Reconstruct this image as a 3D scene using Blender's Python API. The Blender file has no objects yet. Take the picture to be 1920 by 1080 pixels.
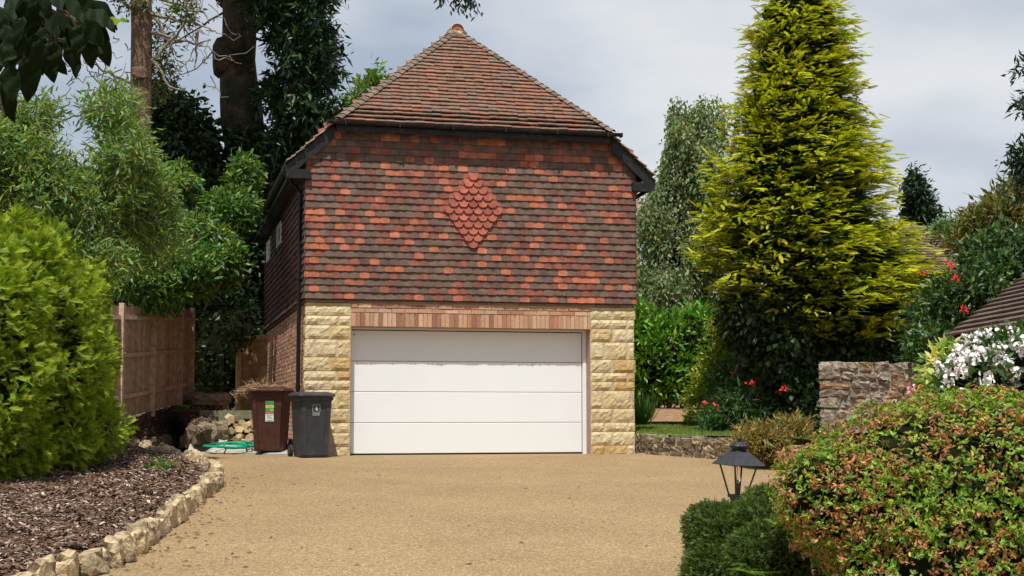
import bpy, math, random
import numpy as np
from mathutils import Vector, Matrix
rng = np.random.default_rng(7)
random.seed(7)
R = math.radians
COL = bpy.context.scene.collection
sc = bpy.context.scene

# ------------------------------------------------------------------ camera, sky, sun
F = 2710.0                      # focal length in pixels of the 1920 wide photograph
TH = R(13.5); PITCH = math.atan(230 / F)
FW = np.array([math.sin(TH), math.cos(TH), 0.0]); RT = np.array([math.cos(TH), -math.sin(TH), 0.0])
CAM = -(23.57 * FW - 3.375 * RT); CAM[2] = 0.735
cam = bpy.data.cameras.new('camera'); camo = bpy.data.objects.new('camera', cam); COL.objects.link(camo)
cam.sensor_width = 36; cam.lens = 36 * F / 1920; cam.clip_start = 0.1; cam.clip_end = 3000
camo.location = CAM; camo.rotation_euler = (math.pi / 2 + PITCH, 0, -TH)
sc.camera = camo

SUN_EL, SUN_AZ = R(64.5), R(20)        # azimuth measured from -Y towards -X
sun_dir = np.array([-math.sin(SUN_AZ) * math.cos(SUN_EL), -math.cos(SUN_AZ) * math.cos(SUN_EL), math.sin(SUN_EL)])
w = bpy.data.worlds.new('World'); sc.world = w; w.use_nodes = True
nt = w.node_tree; nt.nodes.clear(); N = nt.nodes.new; L = nt.links.new
out = N('ShaderNodeOutputWorld'); bg = N('ShaderNodeBackground'); bg.inputs[1].default_value = 0.1
sky = N('ShaderNodeTexSky'); sky.sky_type = 'NISHITA'; sky.sun_disc = False
sky.sun_elevation = SUN_EL; sky.sun_rotation = math.pi + SUN_AZ; sky.dust_density = 1.5
tc = N('ShaderNodeTexCoord'); mp = N('ShaderNodeMapping'); mp.inputs['Scale'].default_value = (1, 1, 2.6)
n1 = N('ShaderNodeTexNoise'); n1.inputs['Scale'].default_value = 2.3; n1.inputs['Detail'].default_value = 6; n1.inputs['Roughness'].default_value = .5
n2 = N('ShaderNodeTexNoise'); n2.inputs['Scale'].default_value = 3.6; n2.inputs['Detail'].default_value = 5; n2.inputs['Roughness'].default_value = .45
mp.inputs['Location'].default_value = (3.1, 0.4, 0.2)
cr = N('ShaderNodeValToRGB'); cr.color_ramp.elements[0].position = .38; cr.color_ramp.elements[0].color = (.62, .62, .62, 1)
cr.color_ramp.elements[1].position = .60; cr.color_ramp.elements[1].color = (1, 1, 1, 1)
cc = N('ShaderNodeValToRGB'); cc.color_ramp.elements[0].position = .41; cc.color_ramp.elements[0].color = (.49, .57, .69, 1)
cc.color_ramp.elements[1].position = .63; cc.color_ramp.elements[1].color = (.86, .89, .93, 1)
sep = cc
mul = N('ShaderNodeMixRGB'); mul.blend_type = 'MULTIPLY'; mul.inputs[0].default_value = 1; mul.inputs[2].default_value = (8.9, 8.9, 8.9, 1)
mx = N('ShaderNodeMixRGB')
L(tc.outputs['Generated'], mp.inputs[0]); L(mp.outputs[0], n1.inputs['Vector']); L(mp.outputs[0], n2.inputs['Vector'])
L(n1.outputs[0], cr.inputs[0]); L(n2.outputs[0], cc.inputs[0]); L(cc.outputs[0], mul.inputs[1])
L(cr.outputs[0], mx.inputs[0]); L(sky.outputs[0], mx.inputs[1]); L(mul.outputs[0], mx.inputs[2])
last = mx.outputs[0]
for (cx_, cy_, c0_, c1_, wt) in ((1760, 380, .9930, .9995, .75), (1260, 90, .985, .999, .45)):
    dv = Vector((math.sin(TH + (cx_ - 960) / 2710), math.cos(TH + (cx_ - 960) / 2710), (770 - cy_) / 2710)).normalized()
    nz = N('ShaderNodeVectorMath'); nz.operation = 'NORMALIZE'; L(tc.outputs['Generated'], nz.inputs[0])
    dt = N('ShaderNodeVectorMath'); dt.operation = 'DOT_PRODUCT'; L(nz.outputs[0], dt.inputs[0]); dt.inputs[1].default_value = dv
    mr = N('ShaderNodeMapRange'); mr.interpolation_type = 'SMOOTHSTEP'; mr.inputs[1].default_value = c0_; mr.inputs[2].default_value = c1_; L(dt.outputs['Value'], mr.inputs[0])
    n4 = N('ShaderNodeTexNoise'); n4.inputs['Scale'].default_value = 7; n4.inputs['Detail'].default_value = 5; L(mp.outputs[0], n4.inputs['Vector'])
    m4 = N('ShaderNodeMapRange'); m4.inputs[1].default_value = .35; m4.inputs[2].default_value = .6; m4.inputs[3].default_value = .3; L(n4.outputs[0], m4.inputs[0])
    f4 = N('ShaderNodeMath'); f4.operation = 'MULTIPLY'; L(mr.outputs[0], f4.inputs[0]); L(m4.outputs[0], f4.inputs[1])
    f5 = N('ShaderNodeMath'); f5.operation = 'MULTIPLY'; f5.inputs[1].default_value = wt; L(f4.outputs[0], f5.inputs[0])
    mc = N('ShaderNodeMixRGB'); L(f5.outputs[0], mc.inputs[0]); L(last, mc.inputs[1]); mc.inputs[2].default_value = (8.6, 8.7, 8.9, 1); last = mc.outputs[0]
L(last, bg.inputs[0]); L(bg.outputs[0], out.inputs[0])
sl = bpy.data.lights.new('sun', 'SUN'); sl.energy = 5.0; sl.angle = R(.53); sl.color = (1, .975, .93)
so = bpy.data.objects.new('sun', sl); COL.objects.link(so)
so.rotation_euler = Vector(sun_dir).to_track_quat('Z', 'Y').to_euler()
sc.view_settings.view_transform = 'Standard'; sc.view_settings.look = 'None'; sc.view_settings.gamma = 1
sc.view_settings.use_curve_mapping = False; sc.view_settings.exposure = 0
sc.render.engine = 'CYCLES'
try:
    sc.cycles.use_denoising = True; sc.cycles.max_bounces = 8; sc.cycles.transparent_max_bounces = 8
    sc.cycles.sample_clamp_indirect = 6
except Exception: pass

# ------------------------------------------------------------------ geometry of the photograph
cp, sp_ = math.cos(PITCH), math.sin(PITCH)
def ray(px, py):
    a = (px - 960) / F; b = (540 - py) / F
    f = FW * cp + np.array([0, 0, sp_]); u = -FW * sp_ + np.array([0, 0, cp])
    d = f + a * RT + b * u
    return d
def W(px, py, D):
    d = ray(px, py); return CAM + d * (D / (d @ FW))
SL = 0.0375
def dz(x, y): return SL * np.minimum(np.asarray(y) + 0.4, 0)
def G(px, py, off=0.0):
    "point of the drive seen at this pixel, raised by off"
    d = ray(px, py)
    t = (SL * .4 + SL * CAM[1] + off - CAM[2]) / (d[2] - SL * d[1])
    p = CAM + d * t
    if p[1] > -.4 or t < 0:
        t = (off - CAM[2]) / d[2] if d[2] < 0 else 60; p = CAM + d * t
    return p
def FX(px, py=700, y=0.0):
    d = ray(px, py); t = (y - CAM[1]) / d[1]; return (CAM + d * t)
def unit(v): return v / (np.linalg.norm(v, axis=-1, keepdims=True) + 1e-9)

# ------------------------------------------------------------------ materials
def nodes(name):
    m = bpy.data.materials.new(name); m.use_nodes = True; t = m.node_tree; t.nodes.clear()
    return m, t, t.nodes.new, t.links.new
def mat(name, base=None, src='const', var=0.25, vs=8.0, rough=.8, bump=.3, bs=40.0, spec=.3, metal=0, second=None, ss=2.0, sf=(.45, .6), detail=6, coat=0, bdist=.01):
    """src: const colour, 'obj' object colour, 'attr' colour attribute Col"""
    m, t, N, L = nodes(name)
    o = N('ShaderNodeOutputMaterial'); b = N('ShaderNodeBsdfPrincipled'); L(b.outputs[0], o.inputs[0])
    b.inputs['Roughness'].default_value = rough; b.inputs['Specular IOR Level'].default_value = spec; b.inputs['Metallic'].default_value = metal
    b.inputs['Coat Weight'].default_value = coat
    g = N('ShaderNodeNewGeometry')
    n = N('ShaderNodeTexNoise'); n.inputs['Scale'].default_value = vs; n.inputs['Detail'].default_value = detail; L(g.outputs['Position'], n.inputs['Vector'])
    if src == 'const':
        c = N('ShaderNodeRGB'); c.outputs[0].default_value = (*base, 1); cs = c.outputs[0]
    elif src == 'obj':
        c = N('ShaderNodeObjectInfo'); cs = c.outputs['Color']
    else:
        c = N('ShaderNodeAttribute'); c.attribute_name = 'Col'; cs = c.outputs['Color']
    if second:
        n3 = N('ShaderNodeTexNoise'); n3.inputs['Scale'].default_value = ss; n3.inputs['Detail'].default_value = 5; L(g.outputs['Position'], n3.inputs['Vector'])
        r = N('ShaderNodeMapRange'); r.inputs[1].default_value = sf[0]; r.inputs[2].default_value = sf[1]; L(n3.outputs[0], r.inputs[0])
        mm = N('ShaderNodeMixRGB'); L(r.outputs[0], mm.inputs[0]); L(cs, mm.inputs[1]); mm.inputs[2].default_value = (*second, 1); cs = mm.outputs[0]
    r = N('ShaderNodeMapRange'); r.inputs[1].default_value = .3; r.inputs[2].default_value = .7
    r.inputs[3].default_value = 1 - var; r.inputs[4].default_value = 1 + var; L(n.outputs[0], r.inputs[0])
    v = N('ShaderNodeVectorMath'); v.operation = 'SCALE'; L(cs, v.inputs[0]); L(r.outputs[0], v.inputs['Scale'])
    L(v.outputs[0], b.inputs['Base Color'])
    if bump:
        nb = N('ShaderNodeTexNoise'); nb.inputs['Scale'].default_value = bs; nb.inputs['Detail'].default_value = 5; L(g.outputs['Position'], nb.inputs['Vector'])
        bm_ = N('ShaderNodeBump'); bm_.inputs['Strength'].default_value = bump; bm_.inputs['Distance'].default_value = bdist
        L(nb.outputs[0], bm_.inputs['Height']); L(bm_.outputs[0], b.inputs['Normal'])
    return m
def leafmat(name, trans=.3, rough=.45, gloss=.12):
    m, t, N, L = nodes(name)
    o = N('ShaderNodeOutputMaterial'); c = N('ShaderNodeAttribute'); c.attribute_name = 'Col'
    d = N('ShaderNodeBsdfPrincipled'); d.inputs['Roughness'].default_value = rough; d.inputs['Specular IOR Level'].default_value = gloss * 3
    tr = N('ShaderNodeBsdfTranslucent'); mx = N('ShaderNodeMixShader'); mx.inputs[0].default_value = trans
    v = N('ShaderNodeVectorMath'); v.operation = 'MULTIPLY'; v.inputs[1].default_value = (1.5, 1.7, .5)
    L(c.outputs['Color'], d.inputs['Base Color']); L(c.outputs['Color'], v.inputs[0]); L(v.outputs[0], tr.inputs[0])
    L(d.outputs[0], mx.inputs[1]); L(tr.outputs[0], mx.inputs[2]); L(mx.outputs[0], o.inputs[0])
    return m
M = {}
M['tile'] = mat('wall_tile_clay', src='obj', var=.28, vs=9, rough=.8, bump=.25, bs=120, bdist=.004)
M['tile_a'] = mat('wall_tile_clay_mass', src='attr', var=.28, vs=9, rough=.8, bump=.25, bs=120, bdist=.004)
M['roof'] = mat('roof_tile_clay', src='obj', var=.3, vs=14, rough=.85, bump=.5, bs=90, second=(.14, .12, .085), ss=3.5, sf=(.5, .76), bdist=.006)
M['roof_a'] = mat('roof_tile_clay_mass', src='attr', var=.3, vs=14, rough=.85, bump=.5, bs=90, second=(.20, .17, .125), ss=5.5, sf=(.52, .74), bdist=.006)
M['stone'] = mat('yellow_sandstone', src='obj', var=.2, vs=16, rough=.9, bump=.9, bs=38, second=(.42, .25, .085), ss=4.5, sf=(.56, .78), bdist=.018)
M['brick'] = mat('brick_clay', src='obj', var=.25, vs=45, rough=.9, bump=.6, bs=90, bdist=.006)
M['brick_a'] = mat('brick_clay_mass', src='attr', var=.25, vs=45, rough=.9, bump=.6, bs=90, bdist=.006)
M['mortar'] = mat('lime_mortar', (.56, .45, .29), var=.12, rough=.95, bump=.4, bs=80)
M['mortar_r'] = mat('brick_mortar', (.26, .17, .115), var=.15, rough=.95, bump=.4, bs=80)
M['white'] = mat('white_coated_steel', (.80, .805, .79), var=.012, vs=1.5, rough=.5, bump=.06, bs=220, spec=.35, bdist=.002)
M['upvc'] = mat('white_plastic', (.8, .8, .8), var=.03, rough=.35, bump=0)
M['black'] = mat('black_painted_timber', (.016, .015, .014), var=.4, vs=14, rough=.5, bump=.3, bs=50, second=(.05, .05, .035), ss=8, sf=(.55, .8))
M['pvc'] = mat('black_plastic', (.012, .012, .013), var=.2, rough=.35, bump=.1)
M['binblack'] = mat('bin_dark_plastic', (.036, .038, .042), var=.18, vs=10, rough=.5, bump=.12, bs=300, spec=.4, second=(.065, .06, .055), ss=6, sf=(.55, .8), bdist=.003)
M['binbrown'] = mat('bin_brown_plastic', (.062, .022, .014), var=.18, vs=10, rough=.5, bump=.12, bs=300, spec=.4, second=(.09, .042, .028), ss=5, sf=(.55, .85), bdist=.003)
M['rubber'] = mat('rubber', (.02, .02, .02), var=.2, rough=.7, bump=.1)
M['render'] = mat('reveal_render', (.40, .27, .22), var=.1, rough=.9, bump=.2)
M['rstone'] = mat('rubble_stone', src='obj', var=.38, vs=16, rough=.92, bump=1, bs=30, second=(.15, .11, .07), ss=9, sf=(.5, .72), bdist=.03)
M['cream'] = mat('cream_stone', src='obj', var=.3, vs=14, rough=.92, bump=1, bs=34, second=(.16, .11, .065), ss=9, sf=(.5, .7), bdist=.02)
M['bark'] = mat('tree_bark', (.085, .06, .042), var=.45, vs=7, rough=.95, bump=1, bs=18, second=(.035, .04, .02), ss=2.2, bdist=.05)
M['bark2'] = mat('warm_bark', (.155, .095, .06), var=.35, vs=7, rough=.95, bump=1, bs=22, bdist=.04)
M['twig'] = mat('pale_twig', (.26, .21, .15), var=.3, rough=.9, bump=.2)
M['timber'] = mat('fence_timber', src='obj', var=.3, vs=9, rough=.9, bump=.5, bs=30)
M['soil'] = mat('garden_soil', (.30, .17, .095), var=.35, vs=9, rough=.95, bump=1, bs=22, bdist=.04)
M['dirt'] = mat('rough_ground', (.10, .075, .045), var=.4, vs=3, rough=.95, bump=1, bs=12, second=(.05, .08, .025), ss=1.2, bdist=.05)
M['mulchbase'] = mat('mulch_bed', (.045, .024, .016), var=.5, vs=20, rough=.95, bump=1, bs=35, bdist=.04)
M['chips'] = mat('bark_chips', src='attr', var=.25, vs=60, rough=.75, bump=0, spec=.35)
M['conc'] = mat('concrete', (.42, .39, .33), var=.2, vs=6, rough=.95, bump=.4, bs=60)
M['lawn'] = mat('lawn_turf', (.10, .15, .03), var=.25, vs=4, rough=.95, bump=.8, bs=70)
M['dark'] = mat('lamp_black_metal', (.03, .031, .034), var=.25, vs=25, rough=.5, bump=.15, bs=90, spec=.5)
M['hose'] = mat('green_hose', (.01, .30, .16), var=.1, rough=.4, bump=0)
M['flat'] = mat('printed_label', src='obj', var=.02, rough=.6, bump=0)
M['petal'] = mat('flower_petals', src='attr', var=.1, rough=.7, bump=0)
M['leafd'] = leafmat('shaded_leaf', .2, .6, .03); M['leaf'] = leafmat('leaf'); M['leafg'] = leafmat('glossy_leaf', .22, .42, .13); M['needle'] = leafmat('scale_foliage', .25, .6, .06)
M['core'] = mat('foliage_core_dark', (.012, .014, .006), var=.5, vs=8, rough=1, bump=1, bs=10, spec=0)  # near-black filler, dark plant interior put into its colour
m, t, N, L = nodes('resin_bound_gravel')       # driveway: fine stones bound in resin
o = N('ShaderNodeOutputMaterial'); b = N('ShaderNodeBsdfPrincipled'); L(b.outputs[0], o.inputs[0]); b.inputs['Roughness'].default_value = .85; b.inputs['Specular IOR Level'].default_value = .25
g = N('ShaderNodeNewGeometry'); v = N('ShaderNodeTexVoronoi'); v.inputs['Scale'].default_value = 85; L(g.outputs['Position'], v.inputs['Vector'])
n = N('ShaderNodeTexNoise'); n.inputs['Scale'].default_value = .5; n.inputs['Detail'].default_value = 8; n.inputs['Roughness'].default_value = .62; L(g.outputs['Position'], n.inputs['Vector'])
n5 = N('ShaderNodeTexNoise'); n5.inputs['Scale'].default_value = 30; n5.inputs['Detail'].default_value = 4; L(g.outputs['Position'], n5.inputs['Vector'])
sp = N('ShaderNodeSeparateColor'); L(v.outputs['Color'], sp.inputs[0])
r1 = N('ShaderNodeValToRGB'); e = r1.color_ramp.elements; e[0].position = 0; e[0].color = (.17, .10, .045, 1); e[1].position = 1; e[1].color = (.50, .37, .20, 1)
x = e.new(.25); x.color = (.275, .182, .088, 1); x = e.new(.8); x.color = (.345, .235, .118, 1)
L(sp.outputs[0], r1.inputs[0])
r2 = N('ShaderNodeMapRange'); r2.inputs[1].default_value = .3; r2.inputs[2].default_value = .7; r2.inputs[3].default_value = .87; r2.inputs[4].default_value = 1.12; L(n.outputs[0], r2.inputs[0])
r3 = N('ShaderNodeMapRange'); r3.inputs[1].default_value = .3; r3.inputs[2].default_value = .7; r3.inputs[3].default_value = .8; r3.inputs[4].default_value = 1.2; L(n5.outputs[0], r3.inputs[0])
q = N('ShaderNodeMath'); q.operation = 'MULTIPLY'; r2.inputs[3].default_value = .80; r2.inputs[4].default_value = 1.06; L(r2.outputs[0], q.inputs[0]); L(r3.outputs[0], q.inputs[1])
vv = N('ShaderNodeVectorMath'); vv.operation = 'SCALE'; L(r1.outputs[0], vv.inputs[0]); L(q.outputs[0], vv.inputs['Scale']); L(vv.outputs[0], b.inputs['Base Color'])
bb = N('ShaderNodeBump'); bb.inputs['Strength'].default_value = .5; bb.inputs['Distance'].default_value = .006; L(v.outputs['Distance'], bb.inputs['Height']); bb.invert = True; L(bb.outputs[0], b.inputs['Normal'])
M['drive'] = m

# ------------------------------------------------------------------ object helpers
def link(name, me, parent=None):
    o = bpy.data.objects.new(name, me); COL.objects.link(o)
    if parent: o.parent = parent
    return o
def tag(o, label=None, cat=None, group=None, kind=None):
    if label: o['label'] = label
    if cat: o['category'] = cat
    if group: o['group'] = group
    if kind: o['kind'] = kind
    return o
def thing(name, label, cat, group=None, loc=(0, 0, 0), rz=0):
    o = bpy.data.objects.new(name, None); COL.objects.link(o); o.location = loc; o.rotation_euler = (0, 0, rz); o.empty_display_size = .1
    return tag(o, label, cat, group)
def mk(name, V, Fs, material, cols=None, smooth=False):
    "mesh from numpy arrays; Fs is a list of (n,k) index arrays"
    me = bpy.data.meshes.new(name); V = np.asarray(V, dtype=np.float32)
    if not isinstance(Fs, list): Fs = [Fs]
    Fs = [np.asarray(f, dtype=np.int32) for f in Fs if len(f)]
    me.vertices.add(len(V)); me.vertices.foreach_set('co', V.ravel())
    tot = np.concatenate([np.full(len(f), f.shape[1], dtype=np.int32) for f in Fs]); idx = np.concatenate([f.ravel() for f in Fs])
    me.loops.add(len(idx)); me.loops.foreach_set('vertex_index', idx)
    me.polygons.add(len(tot)); st = np.zeros(len(tot), dtype=np.int32); st[1:] = np.cumsum(tot)[:-1]
    me.polygons.foreach_set('loop_start', st); me.polygons.foreach_set('loop_total', tot)
    me.polygons.foreach_set('use_smooth', np.full(len(tot), bool(smooth)))
    me.update(calc_edges=True)
    if cols is not None:
        a = me.color_attributes.new('Col', 'FLOAT_COLOR', 'POINT')
        c = np.ones((len(V), 4), dtype=np.float32); c[:, :3] = cols; a.data.foreach_set('color', c.ravel())
    if material: me.materials.append(material)
    return me
def scatter(tv, tf, P, Rm, S, cols=None, tcol=None):
    "copies of a template: P (n,3), Rm (n,3,3) columns = axes, S (n,) or (n,3); cols (n,3); tcol(k,) 0..1 with cols2"
    tv = np.asarray(tv, float); n = len(P); k = len(tv)
    S = np.asarray(S, float); S = S[:, None] * np.ones(3) if S.ndim == 1 else S
    V = np.einsum('nij,nkj->nki', Rm, tv[None] * S[:, None, :]) + P[:, None, :]
    off = (np.arange(n) * k)[:, None, None]
    Fs = [(np.asarray(f)[None] + off).reshape(-1, np.asarray(f).shape[1]) for f in (tf if isinstance(tf, list) else [tf])]
    C = None
    if cols is not None:
        cols = np.asarray(cols, float)
        C = np.repeat(cols, k, axis=0) if cols.ndim == 2 else cols.reshape(-1, 3)
    return V.reshape(-1, 3), Fs, C
def frames(d, nrm):
    x = unit(d); y = unit(np.cross(nrm, x)); z = np.cross(x, y)
    return np.stack([x, y, z], axis=2)
class MB:
    "collects verts and faces of one mesh"
    def __init__(s): s.v = []; s.f = {3: [], 4: []}; s.c = []; s.n = 0
    def add(s, V, F, col=None):
        V = np.asarray(V, float); s.v.append(V)
        for f in F: s.f.setdefault(len(f), []).append([i + s.n for i in f])
        if col is not None: s.c.append(np.tile(np.asarray(col, float), (len(V), 1)))
        s.n += len(V); return s
    def box(s, x0, x1, y0, y1, z0, z1, col=None):
        return s.add([(x0, y0, z0), (x1, y0, z0), (x1, y1, z0), (x0, y1, z0), (x0, y0, z1), (x1, y0, z1), (x1, y1, z1), (x0, y1, z1)], BF, col)
    def tube(s, pts, rad, n=8, cap=True):
        pts = np.asarray(pts, float); rad = np.ones(len(pts)) * rad
        T = unit(np.gradient(pts, axis=0)); up = np.array([0, 0, 1.]) if abs(T[0][2]) < .9 else np.array([1., 0, 0])
        V = []
        a = np.arange(n) * 2 * math.pi / n
        u = unit(np.cross(T[0], up))
        for p, t, r in zip(pts, T, rad):
            u = unit(u - t * (u @ t)); v = np.cross(t, u)
            V.append(p + r * (np.cos(a)[:, None] * u + np.sin(a)[:, None] * v))
        V = np.concatenate(V); Fq = []
        for i in range(len(pts) - 1):
            for j in range(n):
                k = (j + 1) % n; Fq.append((i * n + j, i * n + k, (i + 1) * n + k, (i + 1) * n + j))
        if cap: Fq.append(tuple(range(n))[::-1]); Fq.append(tuple((len(pts) - 1) * n + j for j in range(n)))
        return s.add(V, Fq)
    def lathe(s, prof, n=16, c=(0, 0, 0), rot=0):
        V = []; a = rot + np.arange(n) * 2 * math.pi / n
        for r, z in prof: V.append(np.stack([c[0] + r * np.cos(a), c[1] + r * np.sin(a), np.full(n, c[2] + z)], 1))
        V = np.concatenate(V); Fq = []
        for i in range(len(prof) - 1):
            for j in range(n):
                k = (j + 1) % n; Fq.append((i * n + j, i * n + k, (i + 1) * n + k, (i + 1) * n + j))
        Fq.append(tuple(range(n))[::-1]); Fq.append(tuple((len(prof) - 1) * n + j for j in range(n)))
        return s.add(V, Fq)
    def loft(s, rings):
        n = len(rings[0]); V = np.concatenate([np.asarray(r, float) for r in rings]); Fq = []
        for i in range(len(rings) - 1):
            for j in range(n):
                k = (j + 1) % n; Fq.append((i * n + j, i * n + k, (i + 1) * n + k, (i + 1) * n + j))
        Fq.append(tuple(range(n))[::-1]); Fq.append(tuple((len(rings) - 1) * n + j for j in range(n)))
        return s.add(V, Fq)
    def mesh(s, name, m, smooth=False):
        Fs = [np.array(v) for v in s.f.values() if v]
        return mk(name, np.concatenate(s.v), Fs, m, np.concatenate(s.c) if s.c else None, smooth)
    def obj(s, name, m, parent=None, smooth=False, kind=None):
        o = link(name, s.mesh(name, m, smooth), parent)
        if kind: o['kind'] = kind
        return o
BF = [(0, 3, 2, 1), (4, 5, 6, 7), (0, 1, 5, 4), (1, 2, 6, 5), (2, 3, 7, 6), (3, 0, 4, 7)]
def vnoise(P, s=1.0, seed=0):
    "cheap smooth noise, about -1..1"
    P = np.asarray(P) * s; r = np.random.default_rng(seed); o = 0
    for k in range(5):
        d = r.normal(size=3); d /= np.linalg.norm(d); fr = 1.0 + .75 * k
        o = o + np.sin(P @ d * fr * 2.2 + r.uniform(0, 6.28) + 1.3 * np.sin(P @ r.normal(size=3) * fr)) / (1 + .5 * k)
    return o / 2.2
def rock(name, sx, sy, sz, seed, m, rough=.22, n=3, sq=.55):
    "squarish irregular stone"
    r = np.random.default_rng(seed); g = np.linspace(-1, 1, n + 1); V = []; idx = {}; Fq = []
    def vid(p):
        k = tuple(np.round(p, 4))
        if k not in idx: idx[k] = len(V); V.append(p)
        return idx[k]
    for ax in range(3):
        for sg in (-1, 1):
            for i in range(n):
                for j in range(n):
                    q = []
                    for (a, b) in ((i, j), (i + 1, j), (i + 1, j + 1), (i, j + 1)):
                        p = [0, 0, 0]; p[ax] = sg; p[(ax + 1) % 3] = g[a]; p[(ax + 2) % 3] = g[b]; q.append(vid(np.array(p)))
                    Fq.append(tuple(q) if sg > 0 else tuple(q[::-1]))
    V = np.array(V); ln = np.linalg.norm(V, axis=1, keepdims=True); V = V / ln ** sq
    V = V * (1 + rough * vnoise(V, 1.1, seed)[:, None]) + rough * .35 * r.normal(size=V.shape)
    V = V / np.abs(V).max(axis=0) * np.array([sx, sy, sz]) / 2
    return mk(name, V, np.array(Fq), m)

# ------------------------------------------------------------------ foliage helpers
LEAF4 = (np.array([(0, 0, 0), (.42, .5, .05), (1, 0, -.06), (.42, -.5, .05)]), [np.array([(0, 2, 1), (0, 3, 2)])])
LEAF6 = (np.array([(0, 0, 0), (.28, .46, .05), (.68, .38, .02), (1, 0, -.1), (.68, -.38, .02), (.28, -.46, .05), (.5, 0, -.03)]),
         [np.array([(0, 6, 2, 1), (0, 5, 4, 6)]), np.array([(6, 3, 2), (6, 4, 3)])])
def frond(nb=7, w=.30, tw=.05, curve=.12, seed=0):
    "flat spray of scale foliage: an axis with side blades, along +x"
    r = np.random.default_rng(seed); V = []; Fc = []; T = []
    def blade(p, d, l, wd, t0, t1):
        d = np.array(d) / np.linalg.norm(d); s = np.array([-d[1], d[0], 0]) * wd; i = len(V)
        V.extend([p - s, p + s * 1.0 + d * l * .1, p + d * l]); T.extend([t0, t0, t1]); Fc.append((i, i + 1, i + 2))
    ax = lambda u: np.array([u, 0, -curve * u * u])
    blade(ax(0), (1, 0, -curve), 1.0, tw * .7, .1, 1)
    for k in range(nb):
        u = .06 + .84 * k / nb
        l = w * (1.15 - .75 * u) * r.uniform(.8, 1.15)
        for sgn in (-1, 1):
            a = R(r.uniform(28, 46)); blade(ax(u), (math.cos(a), sgn * math.sin(a), -.10), l, tw, .15 + .55 * u, .6 + .4 * u)
    return np.array(V), [np.array(Fc)], np.array(T)
FROND = frond(); FROND2 = frond(6, .5, .05, .2, 3); FROND3 = frond(5, .34, .06, .25, 5)
def pal(base, n, hv=.18, vv=.35):
    base = np.asarray(base, float); v = np.exp(rng.normal(0, vv, (n, 1)) * .6)
    h = 1 + rng.normal(0, hv, (n, 3)) * np.array([1, .35, .5])
    return np.clip(base * v * h, .002, .9)
def ell_points(ells, n, shell=.55, lump=.22, seed=1, ls=1.0):
    "points in the outer shell of ellipsoids (centre, radii); returns points and outward directions"
    wts = np.array([(r[0] * r[1] * r[2]) ** (2 / 3) for c, r in ells]); wts /= wts.sum()
    k = rng.choice(len(ells), n, p=wts); C = np.array([e[0] for e in ells])[k]; Rr = np.array([e[1] for e in ells])[k]
    d = unit(rng.normal(size=(n, 3))); rad = shell + (1 - shell) * rng.random(n) ** .6
    P = C + d * Rr * (rad * (1 + lump * vnoise(C + d * Rr, ls, seed)))[:, None]
    return P, unit(d / Rr)
def leaves(P, O, per, spread, ln, wd, base, tpl=LEAF4, droop=0.0, out=.7, upn=.7, vary=.3, hv=.18, vv=.35, base2=None, f2=.3):
    n = len(P) * per; Pi = np.repeat(P, per, axis=0); Oi = np.repeat(O, per, axis=0)
    dirs = unit(Oi * out + rng.normal(size=(n, 3)) * .6 + np.array([0, 0, -droop]))
    pos = Pi + rng.normal(size=(n, 3)) * spread
    nr = unit(rng.normal(size=(n, 3)) * .6 + np.array([0, 0, upn]) + Oi * .35)
    s = ln * np.clip(1 + rng.normal(0, vary, n), .4, 1.7)
    S = np.stack([s, s * wd, s * wd], 1)
    tc_ = np.repeat(pal(base, len(P), hv, vv), per, axis=0) * np.exp(rng.normal(0, .12, (n, 1)))
    if base2 is not None:
        mk_ = rng.random(n) < f2; tc_[mk_] = pal(base2, mk_.sum(), hv, vv)
    return scatter(tpl[0], tpl[1], pos, frames(dirs, nr), S, tc_)
def sprays(P, D, ln, inner, tip, tpl, upn=(0, 0, 1.), vv=.3, nj=.5, wd=1.0):
    n = len(P); s = ln * np.clip(1 + rng.normal(0, .25, n), .5, 1.6)
    nr = unit(np.array(upn) + rng.normal(size=(n, 3)) * nj)
    a = pal(inner, n, .1, vv); b = pal(tip, n, .1, vv); T = tpl[2]
    cols = a[:, None, :] * (1 - T)[None, :, None] + b[:, None, :] * T[None, :, None]
    S = np.stack([s, s * wd, s], 1)
    return scatter(tpl[0], tpl[1], P, frames(D, nr), S, cols)
def merge(parts):
    V = []; Fs = {}; C = []; n = 0
    for v, f, c in parts:
        for a in f: Fs.setdefault(a.shape[1], []).append(a + n)
        V.append(v); C.append(c); n += len(v)
    return np.concatenate(V), [np.concatenate(x) for x in Fs.values()], np.concatenate(C)
def foliage(name, data, m, parent=None, kind='stuff'):
    if isinstance(data, list): data = merge(data)
    o = link(name, mk(name, data[0], data[1], m, data[2]), parent)
    if kind: o['kind'] = kind
    return o
def lobes(ells, k=6, f=(.28, .5), seed=3, out=.85):
    r = np.random.default_rng(seed); res = list(ells)
    for c, rd in ells:
        for _ in range(k):
            d = unit(r.normal(size=3)); q = r.uniform(*f); res.append((np.array(c) + d * np.array(rd) * out, np.array(rd) * q * np.array([r.uniform(.8, 1.4), 1, r.uniform(.6, 1)])))
    return res
def core(ells, parent, k=.72, name='dark_core'):  # solid dark mass added inside foliage to close see-through gaps
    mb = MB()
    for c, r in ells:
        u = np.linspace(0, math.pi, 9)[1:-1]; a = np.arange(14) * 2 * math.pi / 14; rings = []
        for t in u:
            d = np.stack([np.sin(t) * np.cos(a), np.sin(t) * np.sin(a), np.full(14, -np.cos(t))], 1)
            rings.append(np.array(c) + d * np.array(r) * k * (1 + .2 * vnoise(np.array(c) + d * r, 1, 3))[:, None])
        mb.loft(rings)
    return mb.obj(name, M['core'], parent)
def EL(px, py, D, rx, ry, rz): 
    s = D / F; return (W(px, py, D), (rx * s, rz, ry * s))
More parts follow.
